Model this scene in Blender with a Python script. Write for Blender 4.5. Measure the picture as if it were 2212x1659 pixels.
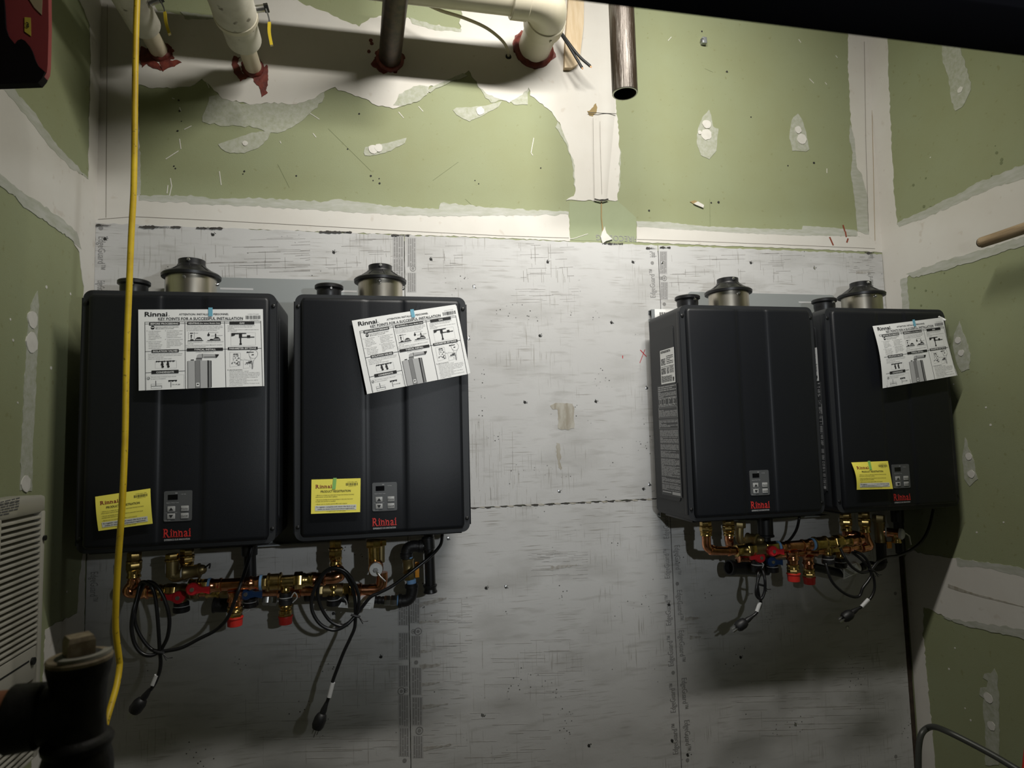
import bpy, bmesh, math, random
from mathutils import Vector, Matrix, noise
random.seed(7)
for o in list(bpy.data.objects): bpy.data.objects.remove(o, do_unlink=True)
S = bpy.context.scene
COL = S.collection

# ------------------------------------------------------------------ camera
IMW, IMH, FPX = 2212, 1659, 1363.36
CAM = Vector((0.0, -2.0682, 1.5))
PITCH, ROLL, YAW = 0.0795, -0.026, 0.2113
_fw = Vector((math.sin(YAW)*math.cos(PITCH), math.cos(YAW)*math.cos(PITCH), math.sin(PITCH)))
_r0 = Vector((math.cos(YAW), -math.sin(YAW), 0)); _u0 = _r0.cross(_fw)
_r = _r0*math.cos(ROLL)+_u0*math.sin(ROLL); _u = -_r0*math.sin(ROLL)+_u0*math.cos(ROLL)
cd = bpy.data.cameras.new('camera'); cam = bpy.data.objects.new('camera', cd); COL.objects.link(cam)
cd.sensor_width = 36; cd.lens = 36*FPX/IMW; cd.clip_start = 0.02
cd.dof.use_dof = True; cd.dof.focus_distance = 2.0; cd.dof.aperture_fstop = 7.5
cam.matrix_world = Matrix(((_r.x, _u.x, -_fw.x, CAM.x), (_r.y, _u.y, -_fw.y, CAM.y), (_r.z, _u.z, -_fw.z, CAM.z), (0, 0, 0, 1)))
S.camera = cam
# ------------------------------------------------------------------ world, lamps, exposure
w = bpy.data.worlds.new('world'); S.world = w; w.use_nodes = True
w.node_tree.nodes['Background'].inputs[0].default_value = (0.6, 0.65, 0.7, 1)
w.node_tree.nodes['Background'].inputs[1].default_value = 0.0
def spot(name, loc, aim, energy, col, radius, deg, blend):
    l = bpy.data.lights.new(name, 'SPOT'); l.energy = energy; l.color = col; l.shadow_soft_size = radius; l.spot_size = math.radians(deg); l.spot_blend = blend
    o = bpy.data.objects.new(name, l); COL.objects.link(o); o.location = loc; o.rotation_euler = (Vector(aim)-Vector(loc)).to_track_quat('-Z', 'Y').to_euler(); return o
al = bpy.data.lights.new('tube_lamp', 'AREA'); al.shape = 'RECTANGLE'; al.size = 0.95; al.size_y = 0.07; al.energy = 21; al.color = (1.0, 0.97, 0.90); al.spread = math.radians(130)   # tube light hung above the frame, parallel to the wall
alo = bpy.data.objects.new('tube_lamp', al); COL.objects.link(alo); alo.location = (0.64, -1.16, 3.14); alo.rotation_euler = (math.radians(49), 0, 0)
spot('hand_torch', (0.55, -2.30, 1.66), (0.46, 0, 2.16), 36, (0.92, 0.97, 1.0), 0.02, 84, 0.6)        # torch held behind the camera
S.view_settings.view_transform = 'Standard'; S.view_settings.look = 'None'
S.view_settings.exposure = 0.14; S.view_settings.gamma = 1.0; S.view_settings.use_curve_mapping = False

# ------------------------------------------------------------------ measured layout
XL, XR, J1, J2, ZB, ZC = -0.823, 1.942, 0.092, 0.994, 2.165, 1.264
def ray(px, py): return _r*((px-IMW/2)/FPX)+_u*(-(py-IMH/2)/FPX)+_fw
def V(px, py, Y=0.0):
    d = ray(px, py); return CAM+d*((Y-CAM.y)/d.y)
def VX(px, py, X):
    d = ray(px, py); return CAM+d*((X-CAM.x)/d.x)

# ------------------------------------------------------------------ materials
MATS = {}
def nd(nt, t, **kw):
    n = nt.nodes.new(t)
    for k, v in kw.items(): setattr(n, k, v)
    return n
def mat(name, col, rough=0.5, metal=0.0, col2=None, nscale=20, lo=0.4, hi=0.6, stretch=(1, 1, 1), bump=0.0, bscale=200, spec=0.5, detail=4, coat=0.0, col3=None, n3=120):
    m = bpy.data.materials.new(name); m.use_nodes = True; nt = m.node_tree
    b = nt.nodes['Principled BSDF']; b.inputs['Roughness'].default_value = rough; b.inputs['Metallic'].default_value = metal
    b.inputs['Specular IOR Level'].default_value = spec
    b.inputs['Coat Weight'].default_value = coat
    b.inputs['Base Color'].default_value = (*col, 1)
    if col2 or bump:
        g = nd(nt, 'ShaderNodeNewGeometry'); mp = nd(nt, 'ShaderNodeMapping'); mp.inputs['Scale'].default_value = stretch
        nt.links.new(g.outputs['Position'], mp.inputs['Vector'])
    if col2:
        n = nd(nt, 'ShaderNodeTexNoise'); n.inputs['Scale'].default_value = nscale; n.inputs['Detail'].default_value = detail; n.inputs['Roughness'].default_value = .6
        nt.links.new(mp.outputs[0], n.inputs['Vector'])
        r = nd(nt, 'ShaderNodeValToRGB'); r.color_ramp.elements[0].position = lo; r.color_ramp.elements[1].position = hi
        r.color_ramp.elements[0].color = (*col, 1); r.color_ramp.elements[1].color = (*col2, 1)
        nt.links.new(n.outputs['Fac'], r.inputs[0]); out = r.outputs[0]
        if col3:
            n2 = nd(nt, 'ShaderNodeTexNoise'); n2.inputs['Scale'].default_value = n3; n2.inputs['Detail'].default_value = 2
            nt.links.new(mp.outputs[0], n2.inputs['Vector'])
            r2 = nd(nt, 'ShaderNodeValToRGB'); r2.color_ramp.elements[0].position = .66; r2.color_ramp.elements[1].position = .74
            r2.color_ramp.elements[0].color = (0, 0, 0, 1); nt.links.new(n2.outputs['Fac'], r2.inputs[0])
            mx = nd(nt, 'ShaderNodeMix', data_type='RGBA'); nt.links.new(r2.outputs[0], mx.inputs['Factor'])
            nt.links.new(out, mx.inputs['A']); mx.inputs['B'].default_value = (*col3, 1); out = mx.outputs['Result']
        nt.links.new(out, b.inputs['Base Color'])
    if bump:
        nb = nd(nt, 'ShaderNodeTexNoise'); nb.inputs['Scale'].default_value = bscale; nb.inputs['Detail'].default_value = 3
        nt.links.new(mp.outputs[0], nb.inputs['Vector'])
        bp = nd(nt, 'ShaderNodeBump'); bp.inputs['Strength'].default_value = bump; bp.inputs['Distance'].default_value = .002
        nt.links.new(nb.outputs['Fac'], bp.inputs['Height']); nt.links.new(bp.outputs[0], b.inputs['Normal'])
    MATS[name] = m; return m
mat('green_board', (.252, .268, .142), .75, 0, (.268, .295, .172), 3.0, .3, .7, col3=(.225, .235, .115), n3=55, bump=.15, bscale=300)
mat('torn_green', (.26, .295, .175), .8, 0, (.29, .325, .20), 8, .3, .7)
mat('mud', (.58, .55, .50), .7, 0, (.62, .60, .555), 5, .3, .7, bump=.2, bscale=25, col3=(.54, .50, .445), n3=30)
mat('mud_white', (.64, .62, .57), .7, 0, (.58, .56, .51), 40, .4, .7)
mat('mud_thin', (.315, .33, .235), .75, 0, (.44, .445, .385), 70, .30, .70, detail=6)
mat('mud_feather', (.345, .355, .28), .75, 0, (.45, .45, .405), 45, .3, .65, stretch=(.4, .4, 1.6), detail=6)
mat('firestop', (.17, .030, .018), .55, 0, (.10, .016, .011), 60, .4, .6, bump=.5, bscale=90)
mat('pencil', (.20, .18, .15), .8); mat('crack', (.05, .045, .04), .9); mat('dust_mark', (.30, .22, .10), .9)
mat('stain_red', (.22, .045, .02), .7); mat('red_pencil', (.45, .03, .04), .6)
mat('smear', (.16, .18, .09), .8); mat('black_fleck', (.02, .02, .018), .8)
mat('brown_gap', (.035, .022, .014), .9, 0, (.06, .04, .025), 30, .4, .6)
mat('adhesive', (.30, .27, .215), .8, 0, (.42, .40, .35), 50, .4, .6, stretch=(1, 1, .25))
mat('scuff', (.30, .28, .25), .85, 0, (.44, .43, .41), 90, .35, .65); mat('weave_dark', (.22, .205, .185), .85, 0, (.38, .37, .355), 25, .35, .65); mat('weave', (.31, .295, .27), .85, 0, (.47, .46, .445), 25, .35, .65)
mat('print_band', (.39, .385, .38), .8); mat('print_grey', (.235, .23, .225), .8); mat('print_dark', (.10, .10, .10), .8)
mat('heater', (.0085, .0095, .012), .42, 0, bump=.12, bscale=900, spec=.35)
mat('heater_side', (.022, .0235, .026), .5, 0, bump=.12, bscale=900, spec=.4)
mat('black_plastic', (.010, .010, .011), .38); mat('rubber', (.008, .008, .009), .5)
mat('stainless', (.62, .58, .50), .32, 1.0, (.48, .44, .37), 30, .35, .65, stretch=(1, 1, .15))
mat('zinc', (.70, .70, .70), .3, 1.0); mat('galvanized', (.38, .40, .41), .45, .6, (.33, .35, .36), 15, .4, .6)
mat('plate_grey', (.33, .35, .35), .45, .3); mat('screw_black', (.03, .03, .03), .35, .6)
mat('paper', (.86, .86, .845), .7); mat('ink', (.012, .012, .012), .7); mat('ink_grey', (.23, .23, .23), .7); mat('ink_light', (.45, .45, .45), .7); mat('ink_pale', (.62, .62, .62), .7)
mat('tape_blue', (.16, .42, .55), .5); mat('tape_green', (.24, .50, .12), .5); mat('tape_clear', (.035, .037, .04), .25)
mat('yellow_card', (.88, .78, .11), .65); mat('logo_wine', (.22, .012, .02), .6); mat('card_strip', (.62, .62, .56), .6)
mat('logo_red', (.55, .035, .03), .4); mat('logo_white', (.5, .5, .5), .5)
mat('panel_grey', (.085, .088, .09), .4); mat('button_grey', (.36, .36, .35), .4); mat('display_black', (.004, .004, .005), .1)
mat('label_dark', (.055, .057, .06), .5)
mat('copper', (.88, .42, .23), .20, 1.0, (.62, .25, .12), 60, .4, .65); mat('brass', (.70, .50, .19), .24, 1.0, (.46, .31, .10), 80, .4, .65)
mat('brass_dull', (.32, .25, .12), .4, .9); mat('nickel', (.42, .42, .41), .3, 1.0)
mat('red_handle', (.62, .02, .03), .35); mat('blue_handle', (.015, .05, .15), .35); mat('red_cap', (.55, .025, .018), .45)
mat('teflon_blue', (.20, .38, .66), .6); mat('orange', (.75, .30, .02), .5); mat('white_plastic', (.65, .65, .63), .5)
mat('black_iron', (.016, .015, .015), .5, .3, bump=.4, bscale=150)
mat('cord_black', (.008, .008, .009), .33); mat('cord_label', (.6, .6, .6), .6)
mat('yellow_cord', (.68, .47, .015), .5, 0, (.55, .36, .012), 25, .4, .7, col3=(.10, .065, .01), n3=90)
mat('pipe_cream', (.62, .55, .41), .5, 0, (.56, .49, .35), 12, .4, .7); mat('insulation', (.62, .59, .51), .6, 0, (.52, .49, .41), 14, .45, .65, bump=.4, bscale=25, col3=(.20, .18, .14), n3=34)
mat('pvc', (.66, .61, .48), .35, 0, (.60, .55, .42), 8, .4, .7); mat('rust_pipe', (.055, .035, .022), .42, .5, (.020, .014, .010), 40, .4, .65, stretch=(1, 1, .4))
mat('steel_pipe', (.030, .020, .012), .40, .35, (.16, .145, .125), 60, .52, .72, stretch=(1.5, 1.5, .10), bump=.8, bscale=160, detail=7); mat('cut_steel', (.55, .54, .52), .3, 1)
mat('cable_cream', (.62, .57, .42), .5); mat('lever_yellow', (.70, .52, .03), .45); mat('wood', (.66, .53, .36), .65, 0, (.58, .44, .27), 18, .4, .6, stretch=(3, 3, .4))
mat('rod_wood', (.34, .25, .15), .7, 0, (.22, .15, .08), 25, .4, .6, stretch=(3, .3, 3)); mat('rod_end', (.06, .045, .03), .9)
mat('beam_black', (.0012, .0012, .0016), .95, spec=.02); mat('beam_edge', (.02, .02, .024), .5)
mat('red_paint', (.30, .045, .05), .5); mat('pump_black', (.005, .003, .004), .7, spec=.15); mat('sticker', (.62, .50, .07), .5); mat('sticker_tan', (.45, .36, .22), .6)
mat('louver', (.40, .385, .33), .45); mat('louver_dark', (.012, .012, .010), .9)
mat('iron_cast', (.022, .020, .018), .55, .4, (.010, .009, .008), 30, .4, .6, bump=.7, bscale=70); mat('iron_edge_lit', (.42, .34, .23), .6, .1, (.26, .20, .13), 80, .4, .6); mat('rust_edge', (.30, .11, .05), .7)  # tee's rim, plug and branch tone raised to stand in for lamp light
mat('grey_tube', (.075, .078, .070), .45, .4); mat('concrete', (.20, .20, .19), .9); mat('ceiling_paint', (.50, .49, .47), .9); mat('dull_wall', (.42, .42, .40), .9)
mat('tape_white', (.42, .40, .35), .7)
mat('dark_hole', (.002, .002, .002), 1.0, spec=0)

def cement():
    m = bpy.data.materials.new('cement_board'); m.use_nodes = True; nt = m.node_tree; L = nt.links.new
    b = nt.nodes['Principled BSDF']; b.inputs['Roughness'].default_value = .8; b.inputs['Specular IOR Level'].default_value = .3
    g = nd(nt, 'ShaderNodeNewGeometry')
    def nz(scale, sx, sz, lo, hi, detail=3, off=0.0):
        mp = nd(nt, 'ShaderNodeMapping'); mp.inputs['Scale'].default_value = (sx, 1, sz); mp.inputs['Location'].default_value = (off, 0, off)
        L(g.outputs['Position'], mp.inputs['Vector'])
        n = nd(nt, 'ShaderNodeTexNoise'); n.inputs['Scale'].default_value = scale; n.inputs['Detail'].default_value = detail
        L(mp.outputs[0], n.inputs['Vector'])
        r = nd(nt, 'ShaderNodeMapRange'); r.inputs['From Min'].default_value = lo; r.inputs['From Max'].default_value = hi
        L(n.outputs['Fac'], r.inputs['Value']); return r.outputs[0]
    def mul(a, c):
        x = nd(nt, 'ShaderNodeMath', operation='MULTIPLY'); L(a, x.inputs[0])
        if isinstance(c, float): x.inputs[1].default_value = c
        else: L(c, x.inputs[1])
        return x.outputs[0]
    def mix(f, a, bcol):
        x = nd(nt, 'ShaderNodeMix', data_type='RGBA'); L(f, x.inputs['Factor'])
        if isinstance(a, tuple): x.inputs['A'].default_value = (*a, 1)
        else: L(a, x.inputs['A'])
        x.inputs['B'].default_value = (*bcol, 1); return x.outputs['Result']
    c = mix(nz(2.5, 1, 1, .35, .65), (.495, .490, .482), (.53, .527, .52))
    c = mix(mul(nz(7, .55, 1.3, .50, .72, 5, 12.0), .55), c, (.33, .322, .305))
    c = mix(mul(nz(30, .3, 1.6, .55, .75, 4, 7.0), .5), c, (.30, .29, .27))
    hs = mul(mul(nz(1, 9, 190, .58, .66), nz(5, 1, 1, .50, .60, 2, 3.1)), .75)
    c = mix(hs, c, (.28, .265, .24))
    vs = mul(mul(nz(1, 200, 10, .59, .67, 3, 5.0), nz(4, 1, 1, .50, .60, 2, 8.3)), .7)
    c = mix(vs, c, (.29, .275, .25))
    vo = nd(nt, 'ShaderNodeTexVoronoi'); vo.inputs['Scale'].default_value = 75; L(g.outputs['Position'], vo.inputs['Vector'])
    r = nd(nt, 'ShaderNodeMapRange'); r.inputs['From Min'].default_value = .20; r.inputs['From Max'].default_value = .10; L(vo.outputs['Distance'], r.inputs['Value'])
    sp = mul(r.outputs[0], nz(9, 1, 1, .60, .64, 2, 1.7)); c = mix(sp, c, (.05, .048, .045))
    L(c, b.inputs['Base Color'])
    bp = nd(nt, 'ShaderNodeBump'); bp.inputs['Strength'].default_value = .2; bp.inputs['Distance'].default_value = .001
    L(nz(150, 1, 1, 0, 1), bp.inputs['Height']); L(bp.outputs[0], b.inputs['Normal'])
    MATS['cement_board'] = m
cement()

# ------------------------------------------------------------------ mesh helpers
class MB:
    def __init__(s): s.v = []; s.f = []
    def add(s, vs, fs):
        k = len(s.v); s.v += [Vector(p) for p in vs]; s.f += [[i+k for i in f] for f in fs]; return s
    def box(s, lo, hi, bev=0.0):
        lo = Vector(lo); hi = Vector(hi)
        if bev:
            bm = bmesh.new(); bmesh.ops.create_cube(bm, size=1)
            for p in bm.verts: p.co = Vector([(lo[i]+hi[i])/2+p.co[i]*(hi[i]-lo[i]) for i in range(3)])
            bmesh.ops.bevel(bm, geom=bm.edges[:], offset=bev, segments=2, affect='EDGES', profile=.5)
            bm.verts.index_update(); s.add([p.co.copy() for p in bm.verts], [[q.index for q in f.verts] for f in bm.faces]); bm.free(); return s
        x0, y0, z0 = lo; x1, y1, z1 = hi
        return s.add([(x0, y0, z0), (x1, y0, z0), (x1, y1, z0), (x0, y1, z0), (x0, y0, z1), (x1, y0, z1), (x1, y1, z1), (x0, y1, z1)],
                     [(0, 3, 2, 1), (4, 5, 6, 7), (0, 1, 5, 4), (1, 2, 6, 5), (2, 3, 7, 6), (3, 0, 4, 7)])
    def rings(s, rings, cap=True, closed=True):
        n = len(rings[0]); k = len(s.v)
        for r in rings: s.v += [Vector(p) for p in r]
        for i in range(len(rings)-1):
            for j in range(n if closed else n-1):
                a = k+i*n+j; b = k+i*n+(j+1) % n; s.f.append([a, b, b+n, a+n])
        if cap:
            s.f.append([k+j for j in range(n)][::-1]); s.f.append([k+(len(rings)-1)*n+j for j in range(n)])
        return s
    def lathe(s, p0, p1, prof, seg=20, cap=True, phase=0.0):
        """prof: (t along p0->p1 in metres or fraction, radius)"""
        p0 = Vector(p0); p1 = Vector(p1); ax = p1-p0; Ln = ax.length; ax.normalize()
        a = ax.orthogonal().normalized() if abs(ax.z) > .9 or abs(ax.x) < .9 else Vector((0, 0, 1)).cross(ax).normalized()
        b = ax.cross(a)
        return s.rings([[p0+ax*(t*Ln)+(a*math.cos(2*math.pi*j/seg+phase)+b*math.sin(2*math.pi*j/seg+phase))*r for j in range(seg)] for t, r in prof], cap)
    def cyl(s, p0, p1, r, r1=None, seg=20, bev=0.0):
        r1 = r if r1 is None else r1
        if bev:
            L = (Vector(p1)-Vector(p0)).length; t = min(.4, bev/max(L, 1e-6))
            return s.lathe(p0, p1, [(0, r-bev), (t, r), (1-t, r1), (1, r1-bev)], seg)
        return s.lathe(p0, p1, [(0, r), (1, r1)], seg)
    def tube(s, path, r, seg=12, cap=True):
        P = [Vector(p) for p in path]; n = len(P); rr = r if isinstance(r, (list, tuple)) else [r]*n
        T = [((P[min(i+1, n-1)]-P[max(i-1, 0)]).normalized()) for i in range(n)]
        a = T[0].orthogonal().normalized(); R = []
        for i in range(n):
            a = (a-T[i]*a.dot(T[i])).normalized(); b = T[i].cross(a)
            R.append([P[i]+(a*math.cos(2*math.pi*j/seg)+b*math.sin(2*math.pi*j/seg))*rr[i] for j in range(seg)])
        return s.rings(R, cap)
    def prism(s, pts, off):
        """extrude planar polygon pts by vector off (top = pts+off)"""
        n = len(pts); off = Vector(off); k = len(s.v); s.v += [Vector(p) for p in pts]+[Vector(p)+off for p in pts]
        s.f.append([k+n+i for i in range(n)]); s.f.append([k+i for i in range(n)][::-1])
        for i in range(n): j = (i+1) % n; s.f.append([k+i, k+j, k+n+j, k+n+i])
        return s
    def sphere(s, c, r, seg=12, nr=8, sc=(1, 1, 1)):
        c = Vector(c); R = []
        for i in range(1, nr):
            t = math.pi*i/nr; R.append([c+Vector((math.sin(t)*math.cos(2*math.pi*j/seg)*sc[0], math.sin(t)*math.sin(2*math.pi*j/seg)*sc[1], -math.cos(t)*sc[2]))*r for j in range(seg)])
        return s.rings(R, True)
def spline(pts, n=8):
    P = [Vector(p) for p in pts]; Q = [P[0]*2-P[1]]+P+[P[-1]*2-P[-2]]; out = []
    for i in range(1, len(Q)-2):
        for k in range(n):
            t = k/n; a, b, c, d = Q[i-1], Q[i], Q[i+1], Q[i+2]
            out.append(.5*((2*b)+(c-a)*t+(2*a-5*b+4*c-d)*t*t+(3*b-a-3*c+d)*t**3))
    out.append(P[-1]); return out
def rrect(x0, z0, x1, z1, r, n=5):
    o = []
    for cx, cz, a0 in ((x1-r, z1-r, 0), (x0+r, z1-r, 90), (x0+r, z0+r, 180), (x1-r, z0+r, 270)):
        for k in range(n+1): a = math.radians(a0+90*k/n); o.append((cx+r*math.cos(a), cz+r*math.sin(a)))
    return o
WL = {}
def wloc(o): return WL.get(o.name, Vector((0, 0, 0))) if o else Vector((0, 0, 0))
def obj(name, mb, m, parent=None, local=False, sharp=38, smooth=True, bottom=False):
    me = bpy.data.meshes.new(name); vs = mb.v
    lo = Vector([min(p[i] for p in vs) for i in range(3)]); hi = Vector([max(p[i] for p in vs) for i in range(3)])
    c = (lo+hi)/2
    if bottom: c.z = lo.z
    me.from_pydata([p-c for p in vs], [], mb.f); me.update()
    bm = bmesh.new(); bm.from_mesh(me); bmesh.ops.recalc_face_normals(bm, faces=bm.faces[:]); bm.to_mesh(me); bm.free()
    if smooth:
        me.polygons.foreach_set('use_smooth', [True]*len(me.polygons)); me.set_sharp_from_angle(angle=math.radians(sharp))
    me.materials.append(MATS[m]); o = bpy.data.objects.new(name, me); COL.objects.link(o)
    base = wloc(parent)
    if parent: o.parent = parent
    o.location = c if local else c-base
    WL[o.name] = (base+c) if local else c.copy()
    return o
def flat(name, vs, fs, m, parent, local=False):
    mb = MB(); mb.add(vs, fs); return rawobj(name, mb, m, parent, local)
def rawobj(name, mb, m, parent, local=False):
    me = bpy.data.meshes.new(name); vs = mb.v
    lo = Vector([min(p[i] for p in vs) for i in range(3)]); hi = Vector([max(p[i] for p in vs) for i in range(3)]); c = (lo+hi)/2
    me.from_pydata([p-c for p in vs], [], mb.f); me.update(); me.materials.append(MATS[m])
    o = bpy.data.objects.new(name, me); COL.objects.link(o); base = wloc(parent)
    if 'print' in name: o['kind'] = 'stuff'        # fine print, too small to pick apart
    if parent: o.parent = parent
    o.location = c if local else c-base; WL[o.name] = (base+c) if local else c.copy(); return o
def thing(name, label, cat, loc, group=None):
    o = bpy.data.objects.new(name, None); COL.objects.link(o); o.location = loc; o.empty_display_size = .05
    WL[o.name] = Vector(loc); o['label'] = label; o['category'] = cat
    if group: o['group'] = group
    return o
def tag(o, label, cat, group=None):
    o['label'] = label; o['category'] = cat
    if group: o['group'] = group
    return o
def struct(o): o['kind'] = 'structure'; return o

# text as flat print
_tc = {}
def text2d(s, bold=0.0):
    k = (s, bold)
    if k in _tc: return _tc[k]
    cu = bpy.data.curves.new('t', 'FONT'); cu.body = s; cu.size = 1; cu.resolution_u = 2; cu.offset = bold
    o = bpy.data.objects.new('t', cu); me = bpy.data.meshes.new_from_object(o)
    vs = [(p.co.x, p.co.y) for p in me.vertices]; fs = [list(p.vertices) for p in me.polygons]
    bpy.data.objects.remove(o); bpy.data.curves.remove(cu); bpy.data.meshes.remove(me)
    x0 = min(p[0] for p in vs); x1 = max(p[0] for p in vs)
    _tc[k] = ([((x-x0), y) for x, y in vs], fs, x1-x0); return _tc[k]
CAPH = 0.70
class Sheet:
    """flat (or gently curved) sheet spanned by four corners; u right, v down in metres of the sheet"""
    def __init__(s, tl, tr, br, bl, bulge=None):
        s.c = [Vector(p) for p in (tl, tr, br, bl)]; s.W = ((s.c[1]-s.c[0]).length+(s.c[2]-s.c[3]).length)/2; s.H = ((s.c[3]-s.c[0]).length+(s.c[2]-s.c[1]).length)/2
        s.n = (s.c[3]-s.c[0]).cross(s.c[1]-s.c[0]).normalized(); s.bulge = bulge
    def P(s, u, v, off=0.0):
        a, b, c, d = s.c; p = a*(1-u)*(1-v)+b*u*(1-v)+c*u*v+d*(1-u)*v
        return p+s.n*(off+(s.bulge(u, v) if s.bulge else 0))
    def sheet(s, name, m, parent, thick=.0006, nu=14, nv=12, local=False):
        mb = MB()
        for off in (0, -thick):
            k = len(mb.v)
            for j in range(nv+1):
                for i in range(nu+1): mb.v.append(s.P(i/nu, j/nv, off))
            for j in range(nv):
                for i in range(nu):
                    a = k+j*(nu+1)+i; q = [a, a+1, a+nu+2, a+nu+1]; mb.f.append(q if off else q[::-1])
        N = (nu+1)*(nv+1); rim = [i for i in range(nu)]+[nu+j*(nu+1) for j in range(nv)]+[nv*(nu+1)+nu-i for i in range(nu)]+[(nv-j)*(nu+1) for j in range(nv)]
        for i in range(len(rim)): a = rim[i]; b = rim[(i+1) % len(rim)]; mb.f.append([a, b, b+N, a+N])
        return obj(name, mb, m, parent, local, sharp=60)
    def quad(s, mb, u0, v0, u1, v1, off=.0007, n=1):
        for k in range(n):
            a = u0+(u1-u0)*k/n; b = u0+(u1-u0)*(k+1)/n
            mb.add([s.P(a, v0, off), s.P(b, v0, off), s.P(b, v1, off), s.P(a, v1, off)], [(0, 3, 2, 1)])
    def poly(s, mb, pts, off=.0007): mb.add([s.P(u, v, off) for u, v in pts], [list(range(len(pts)))[::-1]])
    def line(s, mb, u0, v0, u1, v1, wd, off=.0007, n=1):
        """wd in metres"""
        d = Vector(((u1-u0)*s.W, (v1-v0)*s.H)); L = d.length; q = Vector((-d.y, d.x))/L*wd/2
        for k in range(n):
            a = k/n; b = (k+1)/n; pa = (u0+(u1-u0)*a, v0+(v1-v0)*a); pb = (u0+(u1-u0)*b, v0+(v1-v0)*b)
            s.poly(mb, [(pa[0]+q.x/s.W, pa[1]+q.y/s.H), (pb[0]+q.x/s.W, pb[1]+q.y/s.H), (pb[0]-q.x/s.W, pb[1]-q.y/s.H), (pa[0]-q.x/s.W, pa[1]-q.y/s.H)], off)
    def text(s, mb, t, u, v, h=None, width=None, bold=0.0, off=.0008, center=False, stretch=1.0):
        """baseline-left at (u,v); h = cap height as fraction of H, or width as fraction of W"""
        vs, fs, tw = text2d(t, bold)
        if width is not None:
            sx = width*s.W/tw; sy = sx if h is None else h*s.H/CAPH
        else:
            sy = h*s.H/CAPH; sx = sy*stretch
        if center: u -= tw*sx/s.W/2
        mb.add([s.P(u+x*sx/s.W, v-y*sy/s.H, off) for x, y in vs], fs)
        return tw*sx/s.W
    def serif_logo(s, mb, u, v, h, width, off=.0008):
        x = 0.0; parts = []
        for ch in 'Rinnai':
            vs, fs, tw = text2d(ch, .012); y1 = max(p[1] for p in vs); parts.append((ch, x, vs, fs, tw, y1)); x += tw+.135
        tot = x-.135; sx = width*s.W/tot; sy = h*s.H/CAPH
        for ch, x0, vs, fs, tw, y1 in parts:
            mb.add([s.P(u+(x0+px)*sx/s.W, v-py*sy/s.H, off) for px, py in vs], fs)
            def bar(a, b, y0, yy): s.quad(mb, u+(x0+a)*sx/s.W, v-yy*sy/s.H, u+(x0+b)*sx/s.W, v-y0*sy/s.H, off)
            st = .13
            if ch == 'R': bar(-.06, st+.07, 0, .07); bar(-.06, st+.02, CAPH-.07, CAPH); bar(tw-.16, tw+.05, 0, .07)
            elif ch == 'n': bar(-.05, st+.05, 0, .07); bar(tw-st-.05, tw+.05, 0, .07); bar(-.06, .05, .46, .53)
            elif ch == 'i': bar(-.055, tw+.055, 0, .06); bar(-.06, .05, .455, .515)
            elif ch == 'a': bar(tw-.06, tw+.06, 0, .07)

# jagged thin patch of compound on a wall plane
def jag(pts, step=.010, amp=.004, n=None, seed=0, ax=None):
    out = []; k = len(pts)
    for i in range(k):
        a = pts[i]; b = pts[(i+1) % k]; L = (b-a).length; m = max(1, int(L/step)); d = (b-a).normalized(); q = n.cross(d)
        for j in range(m):
            p = a+(b-a)*(j/m)
            if j or True: p = p+q*(noise.noise(p*60+Vector((seed, 0, 0)))*amp*1.3+random.uniform(-.35, .35)*amp)
            out.append(p)
    return out
def patchB(name, px, m, parent, th=.0012, Y=0.0, amp=.004, step=.010):
    n = Vector((0, -1, 0)); pts = [V(x, y, Y) for x, y in px]; pts = [Vector((min(max(p.x, XL+.0005), XR-.0005), p.y, p.z)) for p in jag(pts, step, amp, n, len(px))]
    return obj(name, MB().prism([p+n*.0001 for p in pts], n*th), m, parent, smooth=False)
def patchX(name, px, m, parent, X, sgn, th=.0012, amp=.004, step=.010):
    n = Vector((sgn, 0, 0)); pts = [VX(x, y, X) for x, y in px]; pts = [Vector((p.x, min(p.y, -.0003), p.z)) for p in jag(pts, step, amp, n, len(px))]
    return obj(name, MB().prism([p+n*.0001 for p in pts], n*th), m, parent, smooth=False)
def dotB(px, py, rpx, parent, Y=0.0, m='mud_white', name='spackle_dot', th=.0028, n=14):
    c = V(px, py, Y); r = (V(px+rpx, py, Y)-c).length
    pts = [c+Vector((math.cos(2*math.pi*k/n), 0, math.sin(2*math.pi*k/n)))*r*random.uniform(.9, 1.1) for k in range(n)]
    return obj(name, MB().prism(pts, (0, -th-random.uniform(0, .0012), 0)), m, parent)
def dotX(px, py, r, parent, X, sgn, m='mud_white', name='spackle_dot', th=.0028, n=14):
    c = VX(px, py, X)
    pts = [c+Vector((0, math.cos(2*math.pi*k/n), math.sin(2*math.pi*k/n)))*r*random.uniform(.9, 1.1) for k in range(n)]
    return obj(name, MB().prism(pts, (sgn*th, 0, 0)), m, parent)
def lineB(name, px, wd, m, parent, Y=0.0, th=.0006):
    mb = MB(); P = [V(x, y, Y) for x, y in px]
    for a, b in zip(P, P[1:]):
        d = (b-a).normalized(); q = Vector((0, -1, 0)).cross(d)*wd/2; mb.prism([a+q, b+q, b-q, a-q], (0, -th, 0))
    return obj(name, mb, m, parent, smooth=False)

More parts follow.
